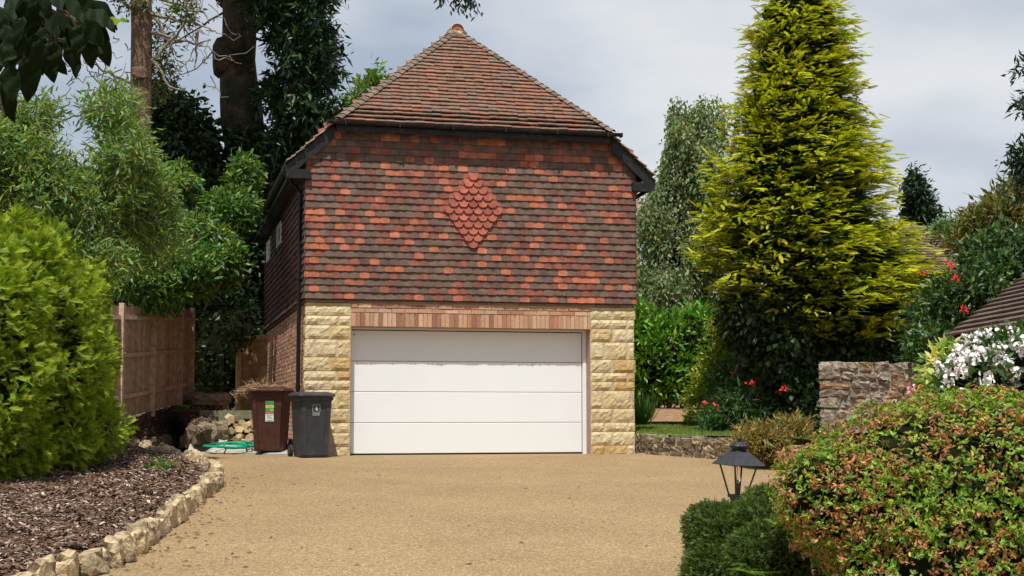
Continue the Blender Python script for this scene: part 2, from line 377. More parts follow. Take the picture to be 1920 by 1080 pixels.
def limb(mb, p0, p1, r0, r1, bend=.15, n=7, sides=8, seed=0):
    r = np.random.default_rng(seed); t = np.linspace(0, 1, n)[:, None]; p0 = np.array(p0); p1 = np.array(p1)
    off = np.cumsum(r.normal(size=(n, 3)), axis=0) * bend * np.linalg.norm(p1 - p0) / n; off -= off * (1 - t) ; off *= (1 - t) * 4 * t if False else 1
    pts = p0 + (p1 - p0) * t + off * np.sin(t * math.pi)
    mb.tube(pts, r0 + (r1 - r0) * t[:, 0], sides)
    return pts

# ------------------------------------------------------------------ ground
def grid_obj(name, x0, x1, y0, y1, nx, ny, zf, m, kind='structure'):
    X, Y = np.meshgrid(np.linspace(x0, x1, nx), np.linspace(y0, y1, ny)); Z = zf(X, Y)
    V = np.stack([X.ravel(), Y.ravel(), Z.ravel()], 1); i = np.arange(nx * ny).reshape(ny, nx)
    Fq = np.stack([i[:-1, :-1].ravel(), i[:-1, 1:].ravel(), i[1:, 1:].ravel(), i[1:, :-1].ravel()], 1)
    o = link(name, mk(name, V, Fq, m, smooth=True)); o['kind'] = kind; return o
def loft_surface(name, A, B, m, nt=14, kind='structure', crown=0, parent=None, curve=None):
    A = np.array(A); B = np.array(B); n = len(A); V = []
    for k in range(nt + 1):
        u = k / nt; P = A * (1 - u) + B * u; P[:, 2] += crown * math.sin(u * math.pi) 
        if curve: P[:, 2] = A[:, 2] * (1 - u ** curve) + B[:, 2] * u ** curve
        P[:, 2] += .02 * vnoise(P, 2.0, 5) * (1 if 0 < k else 0); V.append(P)
    V = np.concatenate(V); Fq = [(k * n + j, k * n + j + 1, (k + 1) * n + j + 1, (k + 1) * n + j) for k in range(nt) for j in range(n - 1)]
    o = link(name, mk(name, V, np.array(Fq), m, smooth=True), parent)
    if kind: o['kind'] = kind
    return o, V, np.array(Fq)
def sample_quads(V, Fq, n):
    a = V[Fq[:, 0]]; b = V[Fq[:, 1]]; c = V[Fq[:, 2]]; d = V[Fq[:, 3]]
    ar = np.linalg.norm(np.cross(c - a, d - b), axis=1); k = rng.choice(len(Fq), n, p=ar / ar.sum()); u = rng.random((n, 1)); v = rng.random((n, 1))
    return a[k] * (1 - u) * (1 - v) + b[k] * u * (1 - v) + c[k] * u * v + d[k] * (1 - u) * v
def smooth_path(pts, n):
    pts = np.array(pts, float); s = np.concatenate([[0], np.cumsum(np.linalg.norm(np.diff(pts, axis=0), axis=1))]); t = np.linspace(0, s[-1], n)
    P = np.stack([np.interp(t, s, pts[:, i]) for i in range(3)], 1)
    for _ in range(2): P[1:-1] = (P[:-2] + 2 * P[1:-1] + P[2:]) / 4
    return P
def hgt(X, Y):
    z = SL * np.minimum(Y + .4, 0) - .03
    return np.maximum(z, -4) + np.where(Y > 14, (Y - 14) * .01, 0)
grid_obj('ground', -400, 400, -200, 700, 81, 91, hgt, M['dirt'])
# driveway: surface following its slope
xs = np.linspace(-9, 13, 23); ys = np.array([-26, -20, -15, -10, -6, -3, -1.2, -.4, 0, .6, 1.6])
X, Y = np.meshgrid(xs, ys); V = np.stack([X.ravel(), Y.ravel(), dz(X, Y).ravel()], 1); i = np.arange(V.shape[0]).reshape(len(ys), len(xs))
dr = link('driveway', mk('driveway', V, np.stack([i[:-1, :-1].ravel(), i[:-1, 1:].ravel(), i[1:, 1:].ravel(), i[1:, :-1].ravel()], 1), M['drive'])); dr['kind'] = 'structure'

# front bed
EP = smooth_path([G(*p) for p in [(-40, 1170), (60, 1115), (135, 1082), (205, 1072), (262, 1030), (300, 998), (345, 965), (385, 928), (405, 918), (404, 904), (388, 890), (358, 874), (310, 861), (262, 854)]], 40)
IP = smooth_path([G(*p, .26) for p in [(-330, 1060), (-150, 980), (-60, 925), (0, 898), (50, 888), (100, 876), (130, 865), (160, 855), (180, 849), (200, 845), (215, 842), (228, 838), (240, 836)]], 40)
EPt = EP.copy(); EPt[:, 2] += .07
_, bv, bf = loft_surface('mulch_bed', EPt, IP, M['mulchbase'], 16, curve=.6)
FB = smooth_path([W(-500, 1000, 14), W(-200, 880, 17), W(-40, 830, 21), W(60, 800, 24), W(150, 790, 25), W(222, 788, 24.6)], 40)
loft_surface('bank_behind_hedge', IP, FB, M['dirt'], 4)
# back bed under the fence
EB = smooth_path([G(*p) for p in [(236, 851), (265, 850), (300, 845), (345, 838)]] + [W(366, 835, 24.3), W(400, 822, 25.5)], 20); EBt = EB.copy(); EBt[:, 2] += .16
FBk = smooth_path([W(215, 790, 24.2), W(250, 783, 25), W(285, 772, 26.3), W(330, 760, 28.2), W(358, 750, 29.2), W(420, 752, 29.4)], 20)
_, cv, cf = loft_surface('back_bed', EBt, FBk, M['mulchbase'], 10)
def chips(name, V, Fq, n, L0, cols, up=.012):
    P = sample_quads(V, Fq, n); P[:, 2] += rng.random(n) * up * 2
    a = rng.random(n) * 6.283; d = np.stack([np.cos(a), np.sin(a), rng.normal(0, .28, n)], 1); nr = unit(np.array([0, 0, 1.]) + rng.normal(size=(n, 3)) * .45)
    tv = np.array([(-.5, -.12, 0), (.45, -.16, .02), (.5, .1, 0), (-.42, .15, .02), (0, 0, .12)]); tf = [np.array([(0, 1, 4), (1, 2, 4), (2, 3, 4), (3, 0, 4)])]
    s = L0 * rng.uniform(.4, 1.5, n); base = np.array(cols)[rng.choice(len(cols), n, p=[.36, .3, .17, .1, .07])]
    o = foliage(name, scatter(tv, tf, P, frames(d, nr), np.stack([s, s * rng.uniform(.6, 1.4, n), s * .7], 1), base * np.exp(rng.normal(0, .25, (n, 1)))), M['chips'])
    return o
CH = [(.080, .038, .021), (.125, .064, .038), (.19, .115, .075), (.30, .225, .165), (.43, .35, .27)]
tag(chips('bark_mulch', bv, bf, 60000, .055, CH), 'brown shredded bark mulch covering the bed beside the driveway', 'mulch')
tag(chips('dark_bark_mulch', cv, cf, 14000, .06, [(.075, .038, .024), (.11, .06, .038), (.15, .09, .06), (.22, .15, .11), (.34, .26, .2)]), 'dark bark mulch on the shaded bank below the fence', 'mulch')
# edging stones
def edging(name, label, path, w, h, m, cols, seed, jit=.02):
    t = thing(name, label, 'stone edging', loc=tuple(path[0])); s = np.concatenate([[0], np.cumsum(np.linalg.norm(np.diff(path, axis=0), axis=1))]); d = 0; k = 0; r = np.random.default_rng(seed)
    while d < s[-1]:
        l = w * r.uniform(.5, 1.6); c = d + l / 2
        p = np.array([np.interp(c, s, path[:, i]) for i in range(3)]); q = np.array([np.interp(c + .05, s, path[:, i]) for i in range(3)]) - p
        hh = h * r.uniform(.8, 1.35)
        o = link('stone', rock('stone', l * 1.06, w * r.uniform(.7, 1.0), hh * 1.25, seed * 100 + k, m, .2, 3, .4), t)
        o.location = tuple(p + np.array([r.normal(0, jit), r.normal(0, jit), hh * .42]) - np.array(path[0])); o.rotation_euler = (r.normal(0, .14), r.normal(0, .12), math.atan2(q[1], q[0]) + r.normal(0, .16))
        o.color = (*np.clip(np.array(cols) * r.uniform(.75, 1.15), 0, .8), 1); d += l; k += 1
    return t
edging('stone_edging', 'row of cream rough stones edging the curved mulch bed', EP[1:], .19, .19, M['cream'], (.48, .365, .215), 3)
edging('stone_edging', 'short row of brown rough stones below the fence, edging the back bed', EB[:14], .27, .24, M['cream'], (.27, .21, .145), 5)

# ------------------------------------------------------------------ garage
GW, GL = 5.64, 9.8
Z0, GA = 2.57, .1153          # bottom of the tile hanging, gauge
SLP = .90                     # roof pitch (tan)
EX, EZ = .30, 4.80            # eaves projection and height
RX = GW / 2; RZ = EZ + (RX + EX) * SLP
HZ, HY = 5.50, -.24           # hip eaves height and projection
AY = 1.62                     # where the hip meets the ridge
HS = (RZ - HZ) / (AY - HY)
garage = thing('garage', 'tile-hung detached garage with stone piers and white sectional door', 'garage')
XL = FX(657, 800)[0]; XR = FX(1108, 800)[0]; DT = 2.12; REC = .278
def rake(z): return (z - EZ) / SLP - EX          # x of the left roof plane at height z
# core walls
mb = MB()
mb.box(.02, XL - .004, .02, .3, -.2, 2.5); mb.obj('pier_core', M['mortar'], garage); mb = MB(); mb.box(XR + .004, GW - .02, .02, .3, -.2, 2.5)
mb.obj('pier_core', M['mortar'], garage)
mb = MB(); mb.box(XL - .02, XR + .02, .022, .3, DT, 2.52); mb.obj('lintel_core', M['mortar'], garage)
mb = MB(); mb.box(.015, .3, .31, GL, -.2, EZ - .3); mb.box(GW - .3, GW - .015, .31, GL, -.2, EZ - .3); mb.box(.3, GW - .3, GL - .3, GL, -.2, EZ - .3)
mb.obj('wall', M['mortar_r'], garage)
mb = MB()                                          # gable wall behind the tiles
zt = HZ - .08; gp = [(.0, 2.53), (GW, 2.53), (GW, EZ - .05 + .0), (GW - max(rake(zt), 0), zt), (max(rake(zt), 0), zt), (0, EZ - .05)]
mb.loft([[(x, .035, z) for x, z in gp], [(x, .3, z) for x, z in gp]]); mb.obj('gable_wall', M['mortar_r'], garage)
# plain tile template: cambered, origin at bottom centre of face
def tile_mesh(name, m, w=.163, h=.165, th=.013, tilt=.022, camber=.004, seg=4, club=False, kick=0):
    xs = np.linspace(-w / 2, w / 2, seg + 1); V = []; 
    for i, x in enumerate(xs):
        c = camber * (1 - (2 * x / w) ** 2)
        zb = -.004 * (1 - (2 * x / w) ** 2)
        if club: zb = -math.sqrt(max(0, 1 - (2 * x / w) ** 2)) * w * .42 + w * .42 - .012
        V += [(x, -tilt - c - th, zb), (x, -c - th * .3, h), (x, -tilt - c, zb), (x, -c * 1, h)]
    Fq = []
    for i in range(seg):
        a = i * 4; b = a + 4
        Fq += [(a, b, b + 1, a + 1), (a + 2, b + 2, b, a), (a + 3, a + 1, b + 1, b + 3)]
    Fq += [(0, 1, 3, 2), (seg * 4, seg * 4 + 2, seg * 4 + 3, seg * 4 + 1)]
    return mk(name, np.array(V), np.array(Fq), m)
def trap_mesh(name, m, w, h, th=.012): pass
TM = tile_mesh('hung_tile', M['tile']); TH_ = tile_mesh('hung_tile', M['tile'], w=.082); CLUB = tile_mesh('club_tile', M['tile'], w=.163, h=.15, seg=8, club=True, tilt=.03)
BR = (.135, .085, .062); RD = (.225, .076, .050); OR = (.37, .122, .066); PU = (.165, .068, .050)
def tcol(r):
    u = r.random(); c = BR if u < .50 else (PU if u < .62 else (RD if u < .79 else OR))
    return np.array(c) * math.exp(r.normal(0, .09))
rr = np.random.default_rng(12); tl = []
DX, DI = FX(886, 392)[0], 8; nrow = [1, 2, 3, 4, 5, 6, 5, 4, 3, 2, 1]
TW = .1655; NC = 25
for i in range(NC):
    z = Z0 + GA * i; x0 = -.035; zz = z + GA * .6
    xa = x0 + (TW / 2 if i % 2 else 0)
    if i % 2: tl.append((x0 + TW / 4, z, True, i))
    x = xa + TW / 2
    while x < GW + .035 + TW / 4:
        half = x + TW / 2 > GW + .04
        tl.append((x - (TW / 4 if half else 0), z, half, i)); x += TW
cand = []
for (x, z, half, i) in tl:
    xi = max(rake(z + .05) + .0, -.1); 
    if x < xi or x > GW - xi: continue
    col = tcol(rr); a = 0; dzz = 0
    if xi > 0 and (x < xi + TW * 1.1 or x > GW - xi - TW * 1.1):
        s = -1 if x < RX else 1; a = s * R(rr.uniform(10, 22)); col = np.array(RD) * rr.uniform(.9, 1.5); dzz = .02
    di = i - DI
    if 0 <= di < 11 and abs(x - DX) < (nrow[di] * TW / 2 + .03): col = np.array(RD) * 1.2
    cand.append((x, z, half, col, a, dzz))
def place(meshes, items, parent, nm, lim=300):
    d = [np.linalg.norm(np.array([x, 0, z]) - CAM) for x, z, *_ in items]; order = np.argsort(d); rest = []
    for k in order:
        x, z, half, col, a, dzz = items[k]; y = -.012 + rr.normal(0, .0022); rz = rr.normal(0, .010); rx = rr.normal(0, .008)
        M4 = Matrix.Translation((x, y, z + dzz + rr.normal(0, .0022))) @ Matrix.Rotation(a + rr.normal(0, .008), 4, 'Y') @ Matrix.Rotation(rz, 4, 'Z') @ Matrix.Rotation(rx, 4, 'X')
        if lim > 0:
            o = link(nm, meshes[1] if half else meshes[0], parent); o.matrix_local = M4; o.color = (*col, 1); lim -= 1
        else: rest.append((np.array(M4), half, col))
    return rest
rest = place((TM, TH_), cand, garage, 'hung_tile')
def joined(name, rest, meshes, m, parent):
    parts = []
    for hf in (False, True):
        sub = [r for r in rest if r[1] == hf]
        if not sub: continue
        me = meshes[1] if hf else meshes[0]; tv = np.zeros(len(me.vertices) * 3); me.vertices.foreach_get('co', tv); tv = tv.reshape(-1, 3)
        tf = np.array([list(p.vertices) for p in me.polygons]); MM = np.array([r[0] for r in sub])
        parts.append(scatter(tv, [tf], MM[:, :3, 3], MM[:, :3, :3], np.ones(len(sub)), np.array([r[2] for r in sub])))
    return foliage(name, parts, m, parent)
joined('hung_tiles', rest, (TM, TH_), M['tile_a'], garage)
for k, nn in enumerate(nrow):
    z = Z0 + GA * (DI + k)
    for j in range(nn):
        x = DX + (j - (nn - 1) / 2) * TW
        o = link('ornamental_tile', CLUB, garage); o.location = (x, -.028 + rr.normal(0, .002), z - .022); o.rotation_euler = (rr.normal(0, .01), rr.normal(0, .012), rr.normal(0, .012))
        c = np.array((.345, .098, .062)) * rr.uniform(.72, 1.2); o.color = (*c, 1)
# side tile hanging on the left wall (and a plain run on the right)
TS = tile_mesh('side_tile', M['tile'], seg=2)
for side in (0, 1):
    rs = []
    for i in range(19):
        z = Z0 + GA * i; y = .02 + (TW / 2 if i % 2 else 0)
        while y < GL:
            if side == 0 and ((4.84 < y < 5.98 and 4.02 < z + .06 < 4.52) or (7.9 < y < 9.0 and 4.02 < z + .06 < 4.52)): y += TW; continue
            if side == 0:
                M4 = Matrix.Translation((-.012 + rr.normal(0, .003), y, z + rr.normal(0, .003))) @ Matrix.Rotation(-math.pi / 2, 4, 'Z') @ Matrix.Rotation(rr.normal(0, .015), 4, 'Y')
            else:
                M4 = Matrix.Translation((GW + .012, y, z)) @ Matrix.Rotation(math.pi / 2, 4, 'Z')
            rs.append((np.array(M4), False, np.array(PU if rr.random() < .6 else BR) * rr.uniform(.6, .95))); y += TW  # tile colours lowered to carry the shade under the eaves
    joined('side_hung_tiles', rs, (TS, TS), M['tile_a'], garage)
# backing strip under the tile skirt
mb = MB(); mb.box(-.02, .0, .0, GL, 2.50, 2.565); mb.obj('tilting_fillet', M['brick'], garage).color = (.12, .07, .05, 1)
# side wall bricks
def brick_field(u0, u1, z0, z1, fn, cfn, bl=.215, bh=.065, g=.010, proj=.012):
    parts = []; z = z0; k = 0
    while z + bh <= z1 + .001:
        u = u0 - (bl / 2 + g / 2 if k % 2 else 0)
        while u < u1:
            a, b = max(u, u0), min(u + bl, u1)
            if b - a > .03: parts.append(fn(a, b, z, z + bh, proj + rr.normal(0, .0025)) + (cfn(),))
            u += bl + g
        z += bh + g; k += 1
    return parts
mb = MB()
def cbr(): 
    return np.array([(.62, .33, .20), (.54, .27, .165), (.66, .41, .27)][rr.integers(3)]) * rr.uniform(.8, 1.15)
for (x0, x1, y0, y1, z0, z1, c) in brick_field(.305, GL, -.06, 2.5, lambda a, b, z0, z1, p: (.015 - p, .03, a, b, z0, z1), cbr): mb.box(x0, x1, y0, y1, z0, z1, c)
mb.obj('side_bricks', M['brick_a'], garage, kind='stuff')
mb = MB()
for (x0, x1, y0, y1, z0, z1, c) in brick_field(.305, GL, -.06, 2.5, lambda a, b, z0, z1, p: (GW - .03, GW - .015 + p, a, b, z0, z1), cbr): mb.box(x0, x1, y0, y1, z0, z1, c)
mb.obj('side_bricks', M['brick_a'], garage, kind='stuff')
# stone quoins
def quoin(x0, x1, z0, z1, seed, col, lrough=False):
    nx = max(4, int((x1 - x0) / .045)); nz = max(3, int((z1 - z0) / .045)); g = .008
    xs = np.linspace(x0 + g, x1 - g, nx + 1); zs = np.linspace(z0 + g, z1 - g, nz + 1); X, Z = np.meshgrid(xs, zs)
    P = np.stack([X.ravel(), np.zeros(X.size), Z.ravel()], 1)
    e = np.minimum(np.minimum(X - xs[0], xs[-1] - X), np.minimum(Z - zs[0], zs[-1] - Z)).ravel()
    d = np.clip(e / .022, 0, 1) ** .6 * (.015 + .010 * vnoise(P + seed, 9, seed) + .008 * vnoise(P + seed, 22, seed + 1))
    P[:, 1] = .012 - d
    inn = e > 1e-4; P[inn, 0] += .006 * vnoise(P[inn], 30, seed + 2); P[inn, 2] += .006 * vnoise(P[inn], 30, seed + 3)
    i = np.arange(X.size).reshape(X.shape); Fq = np.stack([i[:-1, :-1].ravel(), i[:-1, 1:].ravel(), i[1:, 1:].ravel(), i[1:, :-1].ravel()], 1).tolist()
    n0 = len(P); bd = list(i[0, :]) + list(i[1:, -1]) + list(i[-1, -2::-1]) + list(i[-2:0:-1, 0]); B = P[bd].copy(); B[:, 1] = .05; P = np.concatenate([P, B])
    for k in range(len(bd)): a, b = bd[k], bd[(k + 1) % len(bd)]; Fq.append([b, a, n0 + k, n0 + (k + 1) % len(bd)])
    o = link('quoin_stone', mk('quoin_stone', P, np.array(Fq), M['stone']), garage); o.color = (*col, 1)
rows = [574.5, 583.6, 601.4, 618.8, 644.2, 676.9, 702, 718.8, 735.9, 769.6, 795.6, 813, 838.4, 855.8]
zr = [(855 - y) / 110.6 for y in rows]; zr[-1] = -.04; zr[0] = 2.50
Rj = [[.38], [.5], [.84], [.51], [.31, .84], [.5], [.31, .84], [.5], [.28, .93], [.5], [.31, .84], [.5], [.33, .82]]
Lj = [[.2, .68], [], [.72], [.54], [.2, .7], [.54], [.69], [.54], [.2, .71], [.54], [.33, .69], [.15], [.69]]
SC = [(.58, .45, .25), (.64, .52, .31), (.53, .40, .20), (.60, .48, .28), (.49, .335, .14)]
for (xa, xb, J, sd) in ((-.0, XL, Lj, 100), (XR, GW, Rj, 300)):
    for k in range(13):
        br = [0] + J[k] + [1]
        for q in range(len(br) - 1):
            jx = rr.normal(0, .006) if (q == 0 and sd == 100) else 0
            ja = -abs(rr.normal(0, .016)) if (q == 0 and sd == 100) else 0; jb = abs(rr.normal(0, .014)) if (q == len(br) - 2 and sd == 300) else 0
            c = np.array(SC[rr.choice(5, p=[.3, .25, .18, .17, .10])]) * rr.uniform(.93, 1.06)
            quoin(xa + (xb - xa) * br[q] + ja, xa + (xb - xa) * br[q + 1] + jb, zr[k + 1], zr[k], sd + k * 5 + q, c)
# left return of the pier: stones on the side face hidden by bins, simple rough blocks
for k in range(13):
    l = .31 if k % 2 else .18
    o = link('quoin_return', rock('quoin_return', .10, l, zr[k] - zr[k + 1] - .012, 900 + k, M['stone'], .1), garage); o.location = (.035, l / 2 + .02, (zr[k] + zr[k + 1]) / 2); o.color = (.55, .42, .2, 1)
# lintel bricks
def brickobj(x0, x1, z0, z1, col, y=.0):
    mbb = MB(); j = lambda: rr.normal(0, .0015); mbb.box(x0 + j(), x1 + j(), y + rr.normal(0, .003), .05, z0 + j(), z1 + j()); o = mbb.obj('brick', M['brick'], garage); o.color = (*col, 1)
def lcol():
    c = [(.50, .285, .175), (.42, .20, .12), (.33, .15, .095), (.56, .36, .23)][rr.choice(4, p=[.38, .22, .15, .25])]; return np.array(c) * rr.uniform(.86, 1.12)
x = XL + .005
while x < XR - .03:
    brickobj(x, min(x + .065, XR - .002), DT + .004, DT + .222, lcol()); x += .0749
for k, zz in enumerate((DT + .236, DT + .312)):
    x = XL - (.11 if k else 0)
    while x < XR:
        a = max(x, XL + .004); b = min(x + .215, XR - .004)
        if b - a > .03: brickobj(a, b, zz, zz + .062, lcol())
        x += .225
x = .0
while x < GW:                                       # slim recessed course under the tile skirt
    brickobj(x, min(x + .215, GW), 2.508, 2.545, np.array((.36, .2, .13)) * rr.uniform(.7, 1.1), .014); x += .225
# reveals, frame, door
mb = MB(); mb.box(XR - .004, XR + .01, .03, REC + .08, 0, DT); mb.obj('reveal', M['render'], garage)
mb = MB(); mb.box(XL - .01, XL + .004, .03, REC + .08, 0, DT); mb.obj('reveal', M['render'], garage)
mb = MB(); mb.box(XL + .004, XR - .004, .05, REC + .08, DT - .006, DT + .01); mb.obj('soffit', M['render'], garage)
door = bpy.data.objects.new('garage_door', None); COL.objects.link(door); door.parent = garage; door.location = (0, REC, 0)
FWd = .065
mb = MB(); mb.box(XL + .004, XL + .03, -.015, .05, .0, DT - .006); mb.box(XR - .004 - FWd, XR - .004, -.02, .05, 0, DT - .006); mb.box(XL + .03, XR - .004 - FWd, -.015, .05, DT - .036, DT - .006)
mb.obj('door_frame', M['upvc'], door)
px0, px1 = XL + .036, XR - .004 - FWd - .012; ph = (DT - .05 - .02) / 4
for k in range(4):
    z0 = .022 + ph * k + .004; z1 = .022 + ph * (k + 1) - .004; c = .006
    pr = [(px0, z0), (px1, z0), (px1, z1), (px0, z1)]; pi = [(px0 + c, z0 + c), (px1 - c, z0 + c), (px1 - c, z1 - c), (px0 + c, z1 - c)]
    m2 = MB(); m2.loft([[(x, .04, z) for x, z in pr], [(x, .006, z) for x, z in pr], [(x, 0, z) for x, z in pi]]); m2.obj('door_panel', M['white'], door)
    if k == 3:
        m2 = MB(); m2.lathe([(.012, -.005), (.012, .004)], 10); o = m2.obj('door_cap', M['pvc'], door); o.location = (px0 + .05, -.002, z1 - .07); o.rotation_euler = (math.pi / 2, 0, 0)
mb = MB(); mb.box(px0 - .004, px1 + .004, .01, .05, -.01, .022); mb.obj('door_seal', M['rubber'], door)
mb = MB(); mb.box(px0 - .02, px1 + .03, .045, .055, 0, DT - .01); mb.obj('door_backing', M['pvc'], door)
# windows of the left side
for (y0, y1) in ((4.88, 5.94), (7.95, 8.95)):
    wn = bpy.data.objects.new('window', None); COL.objects.link(wn); wn.parent = garage; wn.location = (-.0, y0, 4.03)
    hw, hl = .44, y1 - y0
    mb = MB(); f = .07
    mb.box(-.055, .02, 0, hl, 0, f); mb.box(-.055, .02, 0, hl, hw - f, hw); mb.box(-.055, .02, 0, f, f, hw - f); mb.box(-.055, .02, hl - f, hl, f, hw - f); mb.obj('window_frame', M['upvc'], wn)
    mb = MB(); mb.box(-.035, -.02, f, hl - f, f, hw - f); mb.obj('pane', mat('obscured_glass', (.62, .66, .68), var=.05, rough=.15, bump=0, spec=.8), wn)
# hip roof: structure below the tiles
mb = MB()
A = (RX, AY, RZ - .02); e = rake(HZ)
hl_ = (e, HY, HZ - .02); hr_ = (GW - e, HY, HZ - .02)
mb.add([hl_, hr_, A, (RX, GL + .2, RZ - .02), (-EX, HY + .12, EZ - .02), (-EX, GL + .2, EZ - .02), (GW + EX, HY + .12, EZ - .02), (GW + EX, GL + .2, EZ - .02), (e, HY + .12, HZ - .02), (GW - e, HY + .12, HZ - .02)],
       [(0, 1, 2), (8, 2, 3, 5, 4), (9, 6, 7, 3, 2), (0, 2, 8), (1, 9, 2), (5, 3, 7)])
mb.obj('roof_deck', M['black'], garage)
RT_ = tile_mesh('roof_tile', M['roof'], w=.164, h=.16, th=.026, tilt=.026, camber=.003, seg=3); RTs = tile_mesh('roof_tile', M['roof'], w=.163, h=.16, th=.022, tilt=.024, seg=1)
RH = tile_mesh('roof_tile', M['roof'], w=.08, h=.16, th=.013, tilt=.012, camber=.003, seg=2)
ROOFC = [(.215, .108, .072), (.195, .102, .07), (.245, .108, .068), (.175, .106, .075), (.275, .118, .07)]
def rcol(): return np.array(ROOFC[rr.choice(5, p=[.3, .24, .18, .18, .10])]) * rr.uniform(.9, 1.08)
hang = math.atan(HS); slope_len = math.hypot(RZ - HZ, AY - HY); gg = .1035; nc = int(slope_len / gg)
items = []; ev = lambda z: rake(z)
for i in range(nc):
    s = i * gg - .03; y = HY + s * math.cos(hang); z = HZ + s * math.sin(hang) + (.0 if i > 2 else -.01 * (2 - i))
    xa = RX * (max(s, 0) / slope_len) * 1.0 + e * (1 - max(s, 0) / slope_len); xb = GW - xa
    tlt = hang - (R(8) if i < 3 else 0)
    x = xa + .08 + (TW / 2 if i % 2 else 0) - .05
    while x < xb - .04:
        M4 = Matrix.Translation((x, y + rr.normal(0, .003), z + rr.normal(0, .0035) + .01)) @ Matrix.Rotation(-(math.pi / 2 - tlt) , 4, 'X') @ Matrix.Rotation(rr.normal(0, .018), 4, 'Y') @ Matrix.Rotation(rr.normal(0, .015), 4, 'Z')
        items.append((np.array(M4), False, rcol(), M4)); x += TW
print('hip tiles', len(items))
items.sort(key=lambda t: t[0][1, 3]); rest = []
for k, (Mn, hf, c, M4) in enumerate(items):
    if k < 300: o = link('roof_tile', RT_, garage); o.matrix_local = M4; o.color = (*c, 1)
    else: rest.append((Mn, hf, c))
joined('roof_tiles', rest, (RT_, RT_), M['roof_a'], garage)
# bonnet tiles on both hips
def bonnet():
    V = []; n = 8; L0 = .24
    for k, (t, r) in enumerate(((0, .125), (1, .085))):
        for i in range(n + 1):
            a = -1.15 + 2.3 * i / n
            for th in (0, .014): V.append((math.sin(a) * (r - th), math.cos(a) * (r - th) * .62 - r * .4 + (0.034 if k == 0 else 0), t * L0))
    V = np.array(V)[:, [0, 1, 2]]; Fq = []; m = (n + 1) * 2
    for i in range(n):
        a = 2 * i; Fq += [(a, a + 2, m + a + 2, m + a), (a + 1, m + a + 1, m + a + 3, a + 3), (a, a + 1, a + 3, a + 2)]
    return mk('bonnet_tile', V, np.array(Fq), M['roof'], smooth=False)
BT = bonnet()
for sgn in (0, 1):
    P0 = np.array([e - .02, HY - .01, HZ]) if sgn == 0 else np.array([GW - e + .02, HY - .01, HZ]); P1 = np.array([RX, AY, RZ]); d = unit(P1 - P0); Ln = np.linalg.norm(P1 - P0)
    side_n = np.array([0, -math.sin(hang), math.cos(hang)]); mn = np.array([-SLP if sgn == 0 else SLP, 0, 1.0]); upv = unit(side_n + unit(mn)); upv = unit(upv - d * (upv @ d)); xax = np.cross(upv, d)
    nB = nc; 
    for k in range(nB):
        p = P0 + d * (Ln * k / nB); Mx = Matrix(((xax[0], upv[0], d[0], p[0]), (xax[1], upv[1], d[1], p[1]), (xax[2], upv[2], d[2], p[2]), (0, 0, 0, 1)))
        o = link('bonnet_tile', BT, garage); o.matrix_local = Mx @ Matrix.Rotation(rr.normal(0, .03), 4, 'Z') @ Matrix.Rotation(R(-3) , 4, 'X'); o.color = (*(np.array((.175, .13, .09)) * rr.uniform(.7, 1.2)), 1)
# side roof planes
sl_ang = math.atan(SLP); full = math.hypot(RX + EX, RZ - EZ); ns = int(full / .105)
for side in (0, 1):
    rs = []
    for i in range(ns):
        s = i * .105 - .04; xx = -EX + s * math.cos(sl_ang); z = EZ + s * math.sin(sl_ang); ymin = HY + .10 if z < HZ - .03 else HY + (z - HZ) / HS + .1
        y = ymin + (TW / 2 if i % 2 else .04)
        while y < GL + .2:
            if side == 0: M4 = Matrix.Translation((xx, y, z + .012 + rr.normal(0, .004))) @ Matrix.Rotation(-math.pi / 2, 4, 'Z') @ Matrix.Rotation(-(math.pi / 2 - sl_ang), 4, 'X') @ Matrix.Rotation(rr.normal(0, .02), 4, 'Y')
            else: M4 = Matrix.Translation((GW - xx, y, z + .012 + rr.normal(0, .004))) @ Matrix.Rotation(math.pi / 2, 4, 'Z') @ Matrix.Rotation(-(math.pi / 2 - sl_ang), 4, 'X') @ Matrix.Rotation(rr.normal(0, .02), 4, 'Y')
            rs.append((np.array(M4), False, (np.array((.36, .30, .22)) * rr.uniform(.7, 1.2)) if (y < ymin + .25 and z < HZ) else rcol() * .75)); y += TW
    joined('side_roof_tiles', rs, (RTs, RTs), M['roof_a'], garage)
# ridge tiles
def arc(r0, r1, L0, n=12):
    V = []; Fq = []
    for t in (0, L0):
        for i in range(n + 1):
            a = math.pi * i / n
            for r in (r0, r1): V.append((r * math.cos(a), t, r * math.sin(a)))
    m = (n + 1) * 2
    for i in range(n):
        a = 2 * i; Fq += [(a, a + 2, m + a + 2, m + a), (a + 1, m + a + 1, m + a + 3, a + 3), (a, a + 1, a + 3, a + 2), (m + a, m + a + 2, m + a + 3, m + a + 1)]
    return np.array(V), np.array(Fq)
V, Fq = arc(.135, .115, .30); RM = mk('ridge_tile', V, Fq, M['roof'])
y = AY - .10
while y < GL:
    o = link('ridge_tile', RM, garage); o.location = (RX, y, RZ + .0); o.color = (.34, .15, .10, 1); y += .305
mb = MB(); V, Fq = arc(.116, .02, .05); mb.add(V, Fq.tolist()); o = mb.obj('ridge_end_fill', M['brick'], garage); o.location = (RX, AY - .09, RZ); o.color = (.40, .13, .07, 1)
V, Fq = arc(.134, .117, .012); o = link('ridge_end_mortar', mk('ridge_end_mortar', V, Fq, M['flat']), garage); o.location = (RX, AY - .113, RZ); o.color = (.62, .55, .42, 1)
o = link('ridge_bedding', rock('ridge_bedding', .34, .16, .10, 77, M['cream'], .12), garage); o.location = (RX, AY - .10, RZ - .06); o.color = (.42, .36, .26, 1)
